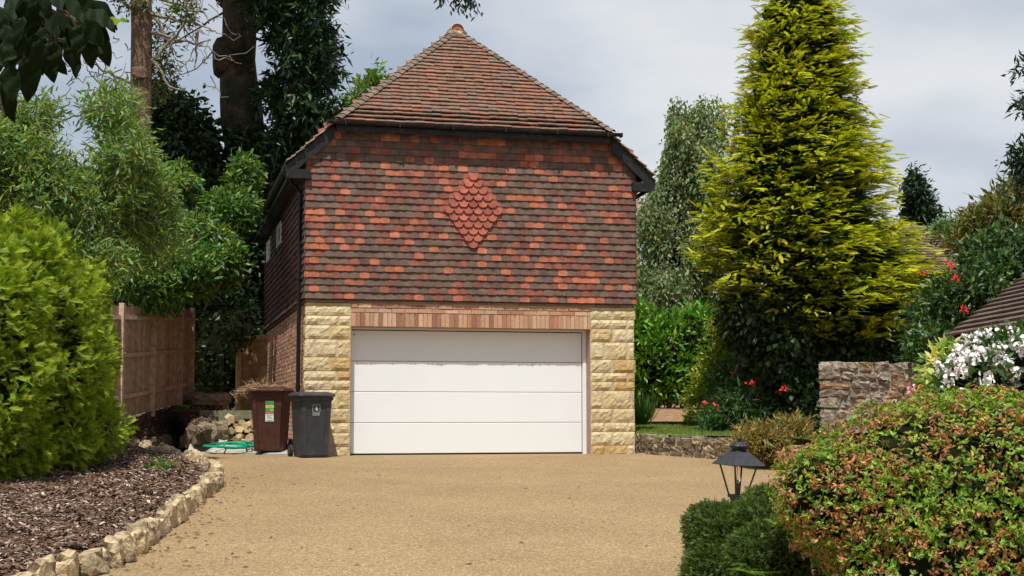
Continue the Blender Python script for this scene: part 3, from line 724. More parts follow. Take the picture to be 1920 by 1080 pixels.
# gutter, fascia, bargeboards, downpipe
def half_pipe(p0, p1, r, n=8):
    p0 = np.array(p0); p1 = np.array(p1); d = unit(p1 - p0); s = unit(np.cross(d, [0, 0, 1])); V = []
    for p in (p0, p1):
        for i in range(n + 1):
            a = math.pi * i / n
            for q in (r, r * .88): V.append(p + s * q * math.cos(a) - np.array([0, 0, 1]) * q * math.sin(a))
    m = (n + 1) * 2; Fq = []
    for i in range(n):
        a = 2 * i; Fq += [(a, m + a, m + a + 2, a + 2), (a + 1, a + 3, m + a + 3, m + a + 1), (a, a + 2, a + 3, a + 1), (m + a, m + a + 1, m + a + 3, m + a + 2)]
    return V, Fq
mb = MB(); V, Fq = half_pipe((e - .17, HY - .02, HZ - .015), (GW - e + .17, HY - .02, HZ - .015), .058); mb.add(V, Fq)
mb.box(e - .19, e - .17, HY - .085, HY + .045, HZ - .08, HZ - .01); mb.box(GW - e + .17, GW - e + .19, HY - .085, HY + .045, HZ - .08, HZ - .01)
x = e + .1
while x < GW - e: mb.box(x, x + .025, HY - .085, HY + .05, HZ - .085, HZ - .012); x += .9
mb.obj('gutter', M['black'], garage)
mb = MB(); mb.box(e - .02, GW - e + .02, HY + .045, HY + .065, HZ - .17, HZ - .03); mb.box(e - .02, GW - e + .02, HY + .065, .03, HZ - .14, HZ - .12); mb.obj('fascia', M['black'], garage)
for sgn in (0, 1):
    f = (lambda x: x) if sgn == 0 else (lambda x: GW - x)
    t = 1 / SLP; z0, z1 = EZ - .06, HZ - .06; xA = -EX - .02; 
    q = [(f(rake(z0)), z0 - .02), (f(rake(z1)), z1 - .02), (f(rake(z1) + .02), z1 - .22), (f(rake(z0) + .02 + .0), z0 - .22)]
    mb = MB(); mb.loft([[(x, HY + .12, z) for x, z in q], [(x, HY + .145, z) for x, z in q]]); mb.obj('bargeboard', M['black'], garage)
    q2 = [(f(rake(z0)), z0 - .0), (f(rake(z1)), z1 - .0), (f(rake(z1)), z1 - .05), (f(rake(z0)), z0 - .05)]
    mb = MB(); mb.loft([[(x, HY + .15, z) for x, z in q2], [(x, .05, z) for x, z in q2]]); mb.obj('verge_soffit', M['black'], garage)
    mb = MB(); xs_ = sorted((f(-EX), f(.05))); mb.box(xs_[0], xs_[1], HY + .121, .02, EZ - .27, EZ - .12); mb.obj('box_end', M['black'], garage)
    mb = MB(); V, Fq = half_pipe((f(-EX - .03), HY + .16, EZ - .06), (f(-EX - .03), GL + .2, EZ - .06), .058); mb.add(V, Fq); mb.obj('side_gutter', M['black'], garage)
    mb = MB(); xs_ = sorted((f(-EX + .03), f(-.02))); mb.box(xs_[0], xs_[1], HY + .16, GL + .2, EZ - .20, EZ - .17)
    xs_ = sorted((f(-EX + .02), f(-EX + .04))); mb.box(xs_[0], xs_[1], HY + .16, GL + .2, EZ - .2, EZ - .05); mb.obj('side_soffit', M['black'], garage)
mb = MB(); mb.tube([(-.33, .18, EZ - .1), (-.33, .2, EZ - .17), (-.2, .32, EZ - .32), (-.075, .36, EZ - .42), (-.075, .36, EZ - .6), (-.075, .36, .05)], .036, 10)
for z in (1.1, 2.9, 4.2): mb.tube([(-.075, .36, z), (-.075, .36, z + .06)], .045, 10)
mb.tube([(-.33, .18, EZ - .13), (-.33, .18, EZ - .03)], .065, 10)
mb.obj('downpipe', M['pvc'], garage, smooth=False)
mb = MB(); mb.tube([(GW + .33, .0, EZ - .1), (GW + .33, .0, EZ - .2), (GW + .12, .6, EZ - .35), (GW + .07, 1.6, EZ - .6), (GW + .07, 1.65, EZ - .9), (GW + .07, 1.65, 0)], .036, 10); mb.obj('downpipe', M['pvc'], garage)

# ------------------------------------------------------------------ pads, lawn, walls on the right
def slab(name, pts, h, m, label=None):
    mb = MB(); mb.loft([[(p[0], p[1], p[2] - .1) for p in pts], [(p[0], p[1], p[2] + h) for p in pts]]); o = mb.obj(name, m); o['kind'] = 'structure'; return o
PADF = smooth_path([G(350, 849, .02), G(400, 849, .02), G(476, 850, .02), (-.01, -.12, .03)], 16)
loft_surface('concrete_edge', PADF - np.array([0, 0, .2]), PADF, M['conc'], 1)
loft_surface('concrete_pad', PADF, smooth_path([W(360, 822, 26.9), W(400, 820, 27), W(476, 819, 27.2), (-.01, 3.9, .25)], 16), M['conc'], 8)
GE = np.array([G(1600, 900), G(1500, 888), G(1445, 930), G(1335, 1000), G(1300, 1080), G(1290, 1200)]); GE[:, 2] += .012
loft_surface('garden_bed', smooth_path(GE, 16), smooth_path(GE + RT * 16 + np.array([0, 0, .05]), 16), M['soil'], 8)
slab('concrete_strip', [(GW + .03, -.15, 0), (GW + 1.0, -.45, 0), (GW + 1.1, -.2, 0), (GW + .03, .35, 0)], .012, M['conc'])
WALLP = [np.array([GW + .12, .55, 0]), G(1240, 853), G(1300, 857), G(1360, 861), G(1400, 864), G(1450, 872), G(1500, 884)]
WALLP = smooth_path(WALLP, 24)
def rubble(name, label, path, zb, zt, thick, sw, sh, cols, seed, m=None, cap=False, cat='wall'):
    m = m or M['rstone']; path = np.array(path); t = thing(name, label, cat, loc=tuple(path[0])); r = np.random.default_rng(seed); o0 = np.array(path[0])
    s = np.concatenate([[0], np.cumsum(np.linalg.norm(np.diff(path[:, :2], axis=0), axis=1))])
    mb = MB()                                         # mortar heart of the wall
    for k in range(len(path) - 1):
        a, b = path[k] - o0, path[k + 1] - o0; d = unit((b - a)[:2])
        if k == 0: a = a + np.array([*d, 0]) * .07
        if k == len(path) - 2: b = b - np.array([*d, 0]) * .07
        nn = np.array([-d[1], d[0]]) * (thick / 2 - .05)
        za, zz = zb(s[k]) - o0[2], zt(s[k]) - o0[2] - .02; z2, z3 = zb(s[k + 1]) - o0[2], zt(s[k + 1]) - o0[2] - .02
        mb.add([(*(a[:2] - nn), za), (*(b[:2] - nn), z2), (*(b[:2] + nn), z2), (*(a[:2] + nn), za), (*(a[:2] - nn), zz), (*(b[:2] - nn), z3), (*(b[:2] + nn), z3), (*(a[:2] + nn), zz)], BF)
    mb.obj('mortar', M['mortar'] if cap else mat('grey_mortar', (.36, .31, .24), var=.2, rough=.95), t)
    z_frac = 0; H = zt(0) - zb(0); nrow = max(1, round(H / sh)); cnt = 0
    for rw in range(nrow):
        d = -r.uniform(0, sw)
        while d < s[-1]:
            l0 = sw * r.uniform(.55, 1.55); d0 = d; d1 = max(d, -.01); l = min(d + l0, s[-1] + .01) - d1; d += l0
            if l < .05: continue
            c = d1 + l / 2
            p = np.array([np.interp(c, s, path[:, i]) for i in range(3)]); q = np.array([np.interp(min(c + .05, s[-1]), s, path[:, i]) for i in range(3)]) - np.array([np.interp(c - .05, s, path[:, i]) for i in range(3)])
            hh = zt(c) - zb(c); z = zb(c) + hh * (rw + .5) / nrow + r.normal(0, sh * .08)
            ob = link('stone', rock('stone', l * .97, thick * r.uniform(.95, 1.08), hh / nrow * r.uniform(.95, 1.12), seed * 50 + cnt, m, .12, 3, .22), t)
            ob.location = tuple(np.array([p[0], p[1], z]) - o0); ob.rotation_euler = (r.normal(0, .05), r.normal(0, .05), math.atan2(q[1], q[0]) + r.normal(0, .04))
            cc_ = np.array(cols[r.integers(len(cols))]) * r.uniform(.75, 1.2); ob.color = (*cc_, 1); cnt += 1
    return t
lw = rubble('low_stone_wall', 'low curved rubble retaining wall holding up the lawn beside the garage', WALLP, lambda s: -.06 - .02 * s * 0, lambda s: .335 - .02 * s, .26, .19, .14, [(.19, .14, .09), (.25, .19, .125), (.34, .27, .17), (.12, .09, .06)], 21, cap=True)
LB = smooth_path([np.array([GW - .1, 7.0, .5]), W(1300, 792, 31), W(1400, 800, 30), W(1480, 800, 29), W(1560, 810, 27), W(1700, 840, 24), W(1800, 860, 23)], 24)
WT = WALLP.copy(); WT[:, 2] = .33
lawn, lv, lf = loft_surface('lawn', WT + np.array([0, .05, 0]), LB, M['lawn'], 12)
P = sample_quads(lv, lf, 26000); n = len(P); P[:, 2] += .005
gr = scatter(np.array([(0, -.12, 0), (0, .12, 0), (1, 0, 0)]), [np.array([(0, 1, 2)])], P, frames(unit(np.array([0, 0, 1.]) + rng.normal(size=(n, 3)) * .45), rng.normal(size=(n, 3))), .045 * rng.uniform(.6, 1.3, n), pal((.16, .21, .04), n, .12, .3))
tag(foliage('grass', gr, M['needle']), 'short mown grass of the lawn above the low wall', 'grass')
mb = MB()
SM = [W(1188, 792, 29), W(1230, 790, 29), W(1300, 790, 28.8), W(1345, 795, 28)]; SN = [W(1188, 764, 31.5), W(1230, 767, 31.5), W(1300, 768, 31.5), W(1345, 770, 31)]
_, sv, sf_ = loft_surface('soil_bed', smooth_path(SM, 20), smooth_path(SN, 20), M['soil'], 8, crown=.05)
loft_surface('soil_bank', smooth_path(SN, 20), smooth_path([W(1180, 760, 40), W(1250, 760, 40), W(1330, 760, 40), W(1400, 760, 40)], 20), M['soil'], 2)
# stone garden wall to the right
a, b2 = W(1551, 790, 20.0), W(1741, 790, 21.2)
rubble('stone_garden_wall', 'grey-brown rubble garden wall with flat top behind the orange-tinged bush', [a * [1, 1, 0], (a + b2) / 2 * [1, 1, 0], b2 * [1, 1, 0]], lambda s: .0, lambda s: 1.41, .34, .26, .125,
       [(.30, .245, .18), (.38, .32, .24), (.24, .19, .14), (.42, .37, .29), (.33, .21, .12)], 31)

# ------------------------------------------------------------------ fences
fence = None
def board_fence(name, label, p0, p1, zb0, zb1, zt0, zt1, nb, col, posts, rails, cat='fence', thick=.02, side=1, gap=.004, cap=False):
    p0 = np.array(p0); p1 = np.array(p1); t = thing(name, label, cat, loc=(p0[0], p0[1], zb0)); d = p1 - p0; Ln = np.hypot(*d[:2]); a = math.atan2(d[1], d[0]); t.rotation_euler = (0, 0, a); wdt = Ln / nb
    for k in range(nb):
        u = (k + .5) / nb; zb = zb0 + (zb1 - zb0) * u - zb0; zt = zt0 + (zt1 - zt0) * u - zb0 + rr.normal(0, .006)
        mb = MB(); w2 = wdt / 2 - gap / 2; mb.loft([[(-w2, 0, zb), (w2 + .012, -.007, zb), (w2 + .012, .007, zb), (-w2, .022, zb)], [(-w2, 0, zt), (w2 + .012, -.007, zt), (w2 + .012, .007, zt), (-w2, .022, zt)]])
        o = mb.obj('board', M['timber'], t); o.location = (Ln * u, rr.normal(0, .003), 0); o.rotation_euler = (0, rr.normal(0, .004), 0); o.color = (*(np.array(col) * rr.uniform(.75, 1.2)), 1)
    for u in posts:
        mb = MB(); zb = zb0 + (zb1 - zb0) * u - zb0; zt = zt0 + (zt1 - zt0) * u - zb0 + .05; mb.box(-.045, .045, -side * .09, -side * .005, zb - .1, zt) if side > 0 else mb.box(-.045, .045, .03, .12, zb - .1, zt)
        o = mb.obj('post', M['timber'], t); o.location = (Ln * u, 0, 0); o.color = (*(np.array(col) * 1.25), 1)
    for (fr, hh) in rails:
        z0 = (zt0 - zb0) * fr; z1 = zb1 - zb0 + (zt1 - zb1) * fr; mb = MB()
        mb.loft([[(0, -.05, z0 - hh / 2), (0, -.008, z0 - hh / 2), (0, -.008, z0 + hh / 2), (0, -.04, z0 + hh / 2)], [(Ln, -.05, z1 - hh / 2), (Ln, -.008, z1 - hh / 2), (Ln, -.008, z1 + hh / 2), (Ln, -.04, z1 + hh / 2)]])
        o = mb.obj('rail', M['timber'], t); o.color = (*(np.array(col) * 1.1), 1)
    return t
f0 = W(205, 790, 24.0); f1 = W(354, 752, 29.0)
board_fence('board_fence', 'brown close-board timber fence between the clipped hedge and the dark trees', f0, f1, f0[2], f1[2], f0[2] + 1.92, f1[2] + 1.82, 34, (.38, .27, .19), [.08, .46, .83, 1.0], [(.56, .07), (.90, .07), (.19, .07)])
s0 = W(441, 770, 30.5); s1 = W(499, 768, 30.8)
board_fence('weathered_fence', 'pale weathered timber fence panel beside the left wall of the garage', s0, s1, s0[2] - .2, s1[2] - .2, s0[2] + 1.55, s1[2] + 1.60, 5, (.46, .29, .145), [0.06], [(.97, .1)])
# sleeper
a, b2 = W(377, 777, 27.0), W(474, 775, 26.8); d = b2 - a; mb = MB(); mb.box(0, np.hypot(*d[:2]), -.06, .06, -.075, .075)
o = mb.obj('timber_sleeper', M['timber']); o.location = tuple(a); o.rotation_euler = (0, 0, math.atan2(d[1], d[0])); o.color = (.20, .19, .10, 1); tag(o, 'weathered mossy timber sleeper lying above the log pile', 'sleeper')
# boulders and log pile
k = 0
for (px, py, D, sx, sy, sz, nm, lb, c) in [(385, 812, 25.5, .42, .4, .42, 'boulder', 'upright brown boulder at the left end of the retaining stones', (.22, .17, .11)), (414, 806, 26, .36, .36, .38, 'boulder', 'brown boulder between the upright boulder and the split logs', (.26, .2, .13)),
                                       (392, 752, 28.6, .9, .5, .38, 'rock', 'large pale rock on the bank behind the sleeper', (.34, .26, .18)), (362, 815, 25.0, .26, .3, .36, 'boulder', 'small dark boulder at the corner of the back bed', (.16, .12, .08))]:
    o = link(nm, rock(nm, sx, sy, sz, 400 + k, M['cream'], .24, 4)); o.location = tuple(W(px, py, D)); o.color = (*c, 1); tag(o, lb, nm); k += 1
# low retaining stones running to the log pile
bt = thing('log_pile', 'pile of split pale logs under the timber sleeper', 'log pile', loc=tuple(W(448, 822, 26.2)))
bo = W(448, 822, 26.2)
for k in range(20):
    rw = k // 6; px = 428 + (k % 6) * 9.5 + (4 if rw % 2 else 0); py = 818 - rw * 11
    mb = MB(); a = np.sort(rr.uniform(0, 6.28, 5)); rad = .075 * rr.uniform(.7, 1.3)
    mb.loft([[(rad * math.cos(q), y, rad * math.sin(q) * .8) for q in (np.arange(5) * 1.2566 + a[0])] for y in (-.2, .2)])
    o = mb.obj('log', M['timber'], bt); o.location = tuple(W(px, py, 26.2) - bo); o.rotation_euler = (rr.normal(0, .15), rr.normal(0, .2), rr.normal(0, .4)); o.color = (*(np.array((.42, .32, .18)) * rr.uniform(.45, 1.25)), 1)
# hose
mb = MB(); pts = []
for k in range(150):
    t = k / 149 * 2 * math.pi * 4.3; q = W(437, 838, 25.0); pts.append(q + np.array([(.30 + .13 * math.sin(t * .37)) * math.cos(t) + .10 * math.sin(1.7 * t), (.42 + .2 * math.cos(t * .29)) * math.sin(t), .03 + .012 * math.sin(t * 1.7) + .07 * (.42 + .1 * math.cos(t * .29)) * math.sin(t)]))
mb.tube(pts, .015, 6); o = mb.obj('garden_hose', M['hose'], smooth=True); tag(o, 'loosely coiled green garden hose on the concrete beside the brown bin', 'hose')

# ------------------------------------------------------------------ wheelie bins
def rrect(w, d, r, z, n=4, cx=0, cy=0):
    P = []
    for (sx, sy, a0) in ((1, 1, 0), (-1, 1, 90), (-1, -1, 180), (1, -1, 270)):
        for k in range(n + 1):
            a = R(a0 + 90 * k / n); P.append((cx + sx * (w / 2 - r) + r * math.cos(a), cy + sy * (d / 2 - r) + r * math.sin(a), z))
    return P
def make_bin(name, label, m, loc, rz, sc_=1.0):
    t = thing(name, label, 'wheelie bin', loc=loc, rz=rz); t.scale = (sc_,) * 3
    mb = MB(); mb.loft([rrect(.44, .50, .05, .02), rrect(.45, .52, .05, .05), rrect(.51, .63, .05, .78), rrect(.52, .65, .05, .90), rrect(.56, .69, .05, .915), rrect(.57, .70, .05, .965)])
    mb.obj('body', m, t)
    mb = MB()
    for sx in (-1, 1):                                   # moulded corner ribs with rounded shoulders on the front
        xb, xt = sx * .17, sx * .20
        mb.loft([[(xb - .035, -.262, .05), (xb + .035, -.262, .05), (xb + .03, -.274, .05), (xb - .03, -.274, .05)], [(xt - .04, -.312, .74), (xt + .04, -.312, .74), (xt + .034, -.329, .74), (xt - .034, -.329, .74)], [(xt - .03, -.318, .79), (xt + .03, -.318, .79), (xt + .02, -.325, .79), (xt - .02, -.325, .79)]])
    mb.obj('front_rib', m, t)
    mb = MB(); mb.loft([rrect(.60, .76, .05, .968, cy=-.005), rrect(.61, .77, .05, .985, cy=-.005), rrect(.60, .76, .05, 1.0, cy=-.005), rrect(.54, .68, .06, 1.03), rrect(.40, .52, .06, 1.045)])
    ld = mb.obj('lid', m, t)
    mb = MB(); mb.box(-.20, .20, -.40, -.375, .975, .995); mb.obj('lid_lip', m, ld)
    mb = MB(); mb.tube([(-.24, .40, 1.0), (.24, .40, 1.0)], .016, 8); mb.box(-.24, -.21, .33, .40, .985, 1.012); mb.box(.21, .24, .33, .40, .985, 1.012); mb.obj('handle', m, t)
    for sx in (-1, 1):
        mb = MB(); mb.tube([(sx * .235, .29, .10), (sx * .285, .29, .10)], .10, 20); wh = mb.obj('wheel', M['rubber'], t)
        mb = MB(); mb.tube([(sx * .284, .29, .10), (sx * .290, .29, .10)], .06, 16); mb.obj('hub', mat('hub_plastic', (.05, .05, .052), var=.1, rough=.5, bump=0), wh)
    mb = MB(); mb.tube([(-.24, .29, .10), (.24, .29, .10)], .015, 8); mb.obj('axle', M['rubber'], t)
    return t
bp = W(584, 850, 22.9); bz = float(dz(bp[0], bp[1]))
bb_ = make_bin('wheelie_bin', 'dark grey wheelie bin with small white emblem, in front of the stone pier', M['binblack'], (bp[0] + .02, bp[1] + .32, bz), R(9))
rb = G(508, 845, .03)
rb_ = W(510, 845, 24.2)
br_ = make_bin('wheelie_bin', 'brown wheelie bin with green and yellow sticker beside the brick side wall', M['binbrown'], (rb_[0], rb_[1] + .3, .045), R(-17), 1.04)
def sheet(x0, x1, z0, z1, y, col, nm, parent, tilt=R(3.9)):
    mb = MB(); mb.box(x0, x1, -.0008, .0008, z0, z1); o = mb.obj(nm, M['flat'], parent); o.color = (*col, 1); return o
def on_front(parent, z, name='sticker'):
    h = bpy.data.objects.new(name, None); COL.objects.link(h); h.parent = parent; yy = -.26 - (z - .05) / .73 * .055 - .0045; h.location = (0, yy, z); h.rotation_euler = (R(4.3), 0, 0); return h
st = on_front(br_, .66); yy = 0
def put(x0, x1, z0, z1, col, nm, par, y=0):
    mb = MB(); mb.box(x0, x1, y - .001, y + .0005, z0, z1); o = mb.obj(nm, M['flat'], par); o.color = (*col, 1)
gx = .045
put(-.065 + gx, .07 + gx, -.02, .16, (.05, .32, .12), 'print_panel', st, -.001); put(-.065 + gx, .07 + gx, .045, .09, (.75, .66, .02), 'print_band', st, -.003); put(-.05 + gx, .0 + gx, .10, .145, (.16, .19, .06), 'print_block', st, -.003)
put(.01 + gx, .06 + gx, .0, .03, (.3, .55, .25), 'print_block', st, -.003)
put(-.07 + gx, .065 + gx, -.17, -.022, (.74, .74, .72), 'print_panel', st, -.001); put(-.07 + gx, .065 + gx, -.052, -.022, (.62, .16, .10), 'print_band', st, -.003)
for k, (a, b2) in enumerate(((-.05, .05), (-.045, .02), (-.05, .04), (-.03, .05))): put(a + gx, b2 + gx, -.075 - k * .017, -.069 - k * .017, (.35, .36, .36), 'print_line', st, -.003)
put(-.05 + gx, .05 + gx, -.16, -.148, (.05, .35, .14), 'print_band', st, -.003)
for k, h in enumerate((.012, .014, .012, .014, .012, .012, .014)): put(-.046 + k * .014 + gx, -.037 + k * .014 + gx, .06, .06 + h, (.1, .2, .05), 'print_line', st, -.005)
em = on_front(bb_, .78, 'emblem'); wc = (.45, .46, .47); q = .062
em.location.y -= .0
for (a, b2, c, d) in ((-q, q, q - .006, q), (-q, q, -q, -q + .006), (-q, -q + .006, -q, q), (q - .006, q, -q, q)): put(a, b2, c, d, wc, 'emblem_line', em)
mb = MB(); mb.add([(-.022, -.001, .0), (-.008, -.001, -.03), (.018, -.001, -.038), (.026, -.001, -.01), (.016, -.001, .022), (-.004, -.001, .046), (-.012, -.001, .02)], [(0, 1, 2, 3, 4, 5, 6)]); o = mb.obj('emblem_figure', M['flat'], em); o.color = (*wc, 1)
for r_ in range(2):
    for k in range(7): put(-.058 + k * .017, -.047 + k * .017, -.088 - r_ * .021, -.074 - r_ * .021, wc, 'emblem_line', em)
# dead twigs lying on the brown bin
P0 = np.array([rb_[0], rb_[1] + .3, 1.14]); n = 700; P = P0 + np.stack([rng.normal(-.26, .2, n), rng.normal(0, .22, n), np.abs(rng.normal(0, .03, n))], 1)
P = P[P[:, 0] > P0[0] - .75]; n = len(P)
P[:, 2] -= np.clip(P0[0] - .32 - P[:, 0], 0, 1) * .6
tw = scatter(np.array([(0, -.02, 0), (.5, .025, .04), (1, 0, 0)]), [np.array([(0, 1, 2)])], P, frames(unit(rng.normal(size=(n, 3)) * [1, 1, .35]), rng.normal(size=(n, 3))), rng.uniform(.06, .2, n), pal((.32, .20, .11), n, .1, .4))
tag(foliage('dead_twigs', tw, M['chips']), 'dry brown conifer clippings heaped on the lid of the brown bin', 'clippings')
# tapered slab added in the shape of the dark bin's shadow
mb = MB(); mb.loft([[(0, 0, 0), (.30, 0, 0), (.16, 0, .50), (.04, 0, .50)], [(0, .02, 0), (.30, .02, 0), (.16, .02, .50), (.04, .02, .50)]])
o = mb.obj('bin_shadow_slab', M['stone']); o.location = (FX(598, 840)[0], -.13, -.005); o.rotation_euler = (R(-12), 0, 0); o.color = (.42, .31, .19, 1); tag(o, 'tapered slab standing in for the shadow of the dark bin on the pier', 'shadow slab')

# ------------------------------------------------------------------ lantern
LD = 11.2; lp = W(1383, 930, LD); t = thing('garden_lantern', 'black four-sided garden lantern on a post above the clipped box hedge', 'lantern', loc=tuple(lp)); t.rotation_euler = (R(1.5), R(2), 0)
cs = lambda r, z, n=4: [(r * math.cos(R(-33 + 90 * k)), r * math.sin(R(-33 + 90 * k)), z) for k in range(n)]
mb = MB(); mb.tube([(0, 0, -.02), (0, 0, -.62)], .03, 12); mb.lathe([(.03, -.05), (.055, -.04), (.06, -.012)], 12); mb.obj('post', M['dark'], t, smooth=True)
mb = MB(); mb.loft([cs(.078, -.012), cs(.078, .012)]); mb.obj('base_ring', M['dark'], t)
for k in range(4):
    a, b2 = cs(.066, .0)[k], cs(.146, .245)[k]; mb = MB(); mb.tube([a, b2], .0075, 4); mb.obj('frame_bar', M['dark'], t)
mb = MB(); mb.loft([cs(.205, .236), cs(.207, .241), cs(.075, .343), cs(.058, .350)]); mb.obj('roof', M['dark'], t)
mb = MB(); mb.loft([cs(.048, .349), cs(.052, .352), cs(.075, .374), cs(.078, .378)]); mb.obj('neck', M['dark'], t)
mb = MB(); mb.lathe([(.076, .378), (.07, .390), (.045, .402), (.018, .408), (.010, .412)], 16); mb.obj('cap', M['dark'], t, smooth=True)
mb = MB()
for k in range(10): a = 2 * math.pi * k / 10; mb.tube([(.07 * math.cos(a), .07 * math.sin(a), .386), (.05 * math.cos(a), .05 * math.sin(a), .410)], .007, 5)
mb.obj('crown_vents', M['dark'], t)
mb = MB(); mb.lathe([(.004, .41), (.006, .425), (.015, .432), (.017, .441), (.012, .451), (.003, .456)], 12); mb.obj('finial', M['dark'], t, smooth=True)
mb = MB(); mb.tube([(0, 0, .0), (0, 0, .05)], .012, 8); mb.lathe([(.012, .05), (.018, .06), (.018, .085), (.012, .10)], 12); mb.obj('bulb_holder', mat('old_brass', (.12, .06, .03), var=.2, rough=.5), t)
m_, t_, N, L = nodes('clear_glass'); o_ = N('ShaderNodeOutputMaterial'); g_ = N('ShaderNodeBsdfGlass'); g_.inputs['IOR'].default_value = 1.2; L(g_.outputs[0], o_.inputs[0]); M['glass'] = m_
mb = MB(); mb.lathe([(.011, .10), (.017, .112), (.02, .13), (.016, .145), (.012, .16), (.012, .235)], 14); mb.obj('bulb', M['glass'], t, smooth=True)

# ------------------------------------------------------------------ conifer hedge on the left
HB = []
def hedge_left():
    t = thing('conifer_hedge', 'bright yellow-green conifer hedge with rounded top beside the fence', 'hedge', loc=tuple(W(110, 880, 17)))
    t0 = np.array(t.location)
    ells = [EL(-60, 690, 15.8, 150, 265, 1.3), EL(60, 675, 17.2, 125, 235, 1.3), EL(120, 690, 18.8, 85, 200, 1.2), EL(165, 700, 20.5, 42, 150, 1.0), EL(100, 800, 18, 120, 85, 1.2), EL(-20, 830, 16, 110, 90, 1.0), EL(150, 570, 19.5, 48, 80, .8), EL(20, 520, 17, 90, 85, .9)]
    ells = [(c - t0, r) for c, r in ells]
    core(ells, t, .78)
    ells = lobes(ells, 7, (.16, .3), 5, .93)
    P, O = ell_points(ells, 30000, .74, .2, 4, 3.2)
    D = unit(O * .8 + np.array([0, 0, .15]) + rng.normal(size=P.shape) * .6)
    hi = np.clip((P[:, 2] + 1.0) / 2.6, 0, 1)
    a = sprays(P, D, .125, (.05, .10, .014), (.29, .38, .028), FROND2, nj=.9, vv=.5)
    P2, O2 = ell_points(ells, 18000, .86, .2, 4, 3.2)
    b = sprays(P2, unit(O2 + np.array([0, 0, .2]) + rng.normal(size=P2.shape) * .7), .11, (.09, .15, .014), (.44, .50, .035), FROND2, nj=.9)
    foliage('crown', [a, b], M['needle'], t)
hedge_left()

# ------------------------------------------------------------------ generic leafy plants
def px_seed(e): return abs(e[0][0][0] * 37 + e[0][0][1] * 11) % 1000
def bush(name, label, cat, ells, n, per, spread, ln, wd, base, m=None, tpl=LEAF4, k=.7, base2=None, f2=.3, shell=.62, lump=.2, ls=1.2, group=None, trunk=None, part='foliage', docore=True, nl=4, **kw):
    c0 = np.array(ells[0][0]).copy(); zb = min(c[2] - r[2] for c, r in ells); c0[2] = zb
    ecore = [(c - c0, r) for c, r in ells]
    if nl: ells = [(c, np.array(r) * .86) for c, r in ells]; ells = lobes(ells, nl, seed=int(px_seed(ells)))
    t = thing(name, label, cat, group, loc=tuple(c0)); es = [(c - c0, r) for c, r in ells]
    if docore: core(ecore, t, k * .93)
    P, O = ell_points(es, n, shell, lump, int(rng.integers(99)), ls)
    foliage(part, leaves(P, O, per, spread, ln, wd, base, tpl, base2=base2, f2=f2, **kw), m or M['leaf'], t)
    if trunk:
        mb = MB()
        for (p0, p1, r0, r1, sd) in trunk: limb(mb, np.array(p0) - c0, np.array(p1) - c0, r0, r1, .25, 8, 8, sd)
        mb.obj('trunk', M['bark'], t, smooth=True)
    return t, c0

# laurel hedge right of the garage
bush('laurel_hedge', 'bright green glossy laurel hedge directly right of the garage', 'hedge', [EL(1235, 680, 33, 85, 95, 1.2), EL(1310, 660, 33, 80, 95, 1.2), EL(1370, 670, 33, 60, 90, 1), EL(1200, 660, 33, 45, 90, 1)],
     2600, 9, .10, .15, .36, (.085, .20, .018), M['leafg'], LEAF6, k=.8, shell=.8, out=.5, upn=.4, lump=.12, droop=-.35, base2=(.20, .34, .03), f2=.25)
bush('golden_shrub', 'yellow-leaved airy shrub in front of the laurel hedge', 'shrub', [EL(1345, 690, 28.6, 42, 70, .6), EL(1370, 620, 28.8, 40, 60, .5), EL(1320, 735, 28.3, 30, 35, .5), EL(1395, 660, 28.8, 25, 60, .5)],
     700, 8, .09, .11, .4, (.16, .22, .02), M['leaf'], k=.4, shell=.3, base2=(.36, .38, .04), f2=.3, docore=False)
# weeping birch behind
def birch():
    c = W(1290, 600, 44); t = thing('weeping_birch', 'tall grey-green weeping birch behind the laurel hedge', 'tree', loc=(c[0], c[1], 0)); o0 = np.array([c[0], c[1], 0])
    ells = [EL(1260, 470, 44, 75, 150, 2), EL(1305, 330, 44, 62, 120, 1.8), EL(1270, 300, 43.5, 38, 95, 1.0), EL(1325, 220, 44, 36, 55, 1), EL(1225, 400, 43.5, 36, 75, 1), EL(1270, 220, 44, 22, 45, .7), EL(1230, 540, 43, 50, 60, 1.4), EL(1350, 500, 44, 70, 120, 1.5)]
    es = [(c_ - o0, r) for c_, r in ells]; core(es[:2], t, .32)
    P, O = ell_points(lobes([(c, np.array(r) * .88) for c, r in es], 5), 7500, .45, .3, 8, .9)
    k = 7; n = len(P) * k; j = np.tile(np.arange(k), len(P)); Pi = np.repeat(P, k, axis=0) + np.stack([rng.normal(0, .05, n), rng.normal(0, .05, n), -.09 * j], 1)
    fa = (Pi, np.repeat(O, k, axis=0))
    foliage('crown', [leaves(Pi, fa[1] * .3, 1, .03, .13, .5, (.15, .19, .08), droop=1.0, vv=.28, base2=(.23, .27, .12), f2=.35)], M['leaf'], t)
    mb = MB(); limb(mb, (0, 0, -.3), np.array([.6, 0, 10]), .24, .05, .15, 10, 8, 3)
    for k in range(9): z = 2 + k * .8; limb(mb, (.06 * z / 1, 0, z), np.array([.06 * z + rng.normal(0, .6), rng.normal(0, .6), z + 1.3]), .07, .02, .2, 6, 6, 40 + k)
    mb.obj('trunk', M['bark'], t, smooth=True)
birch()
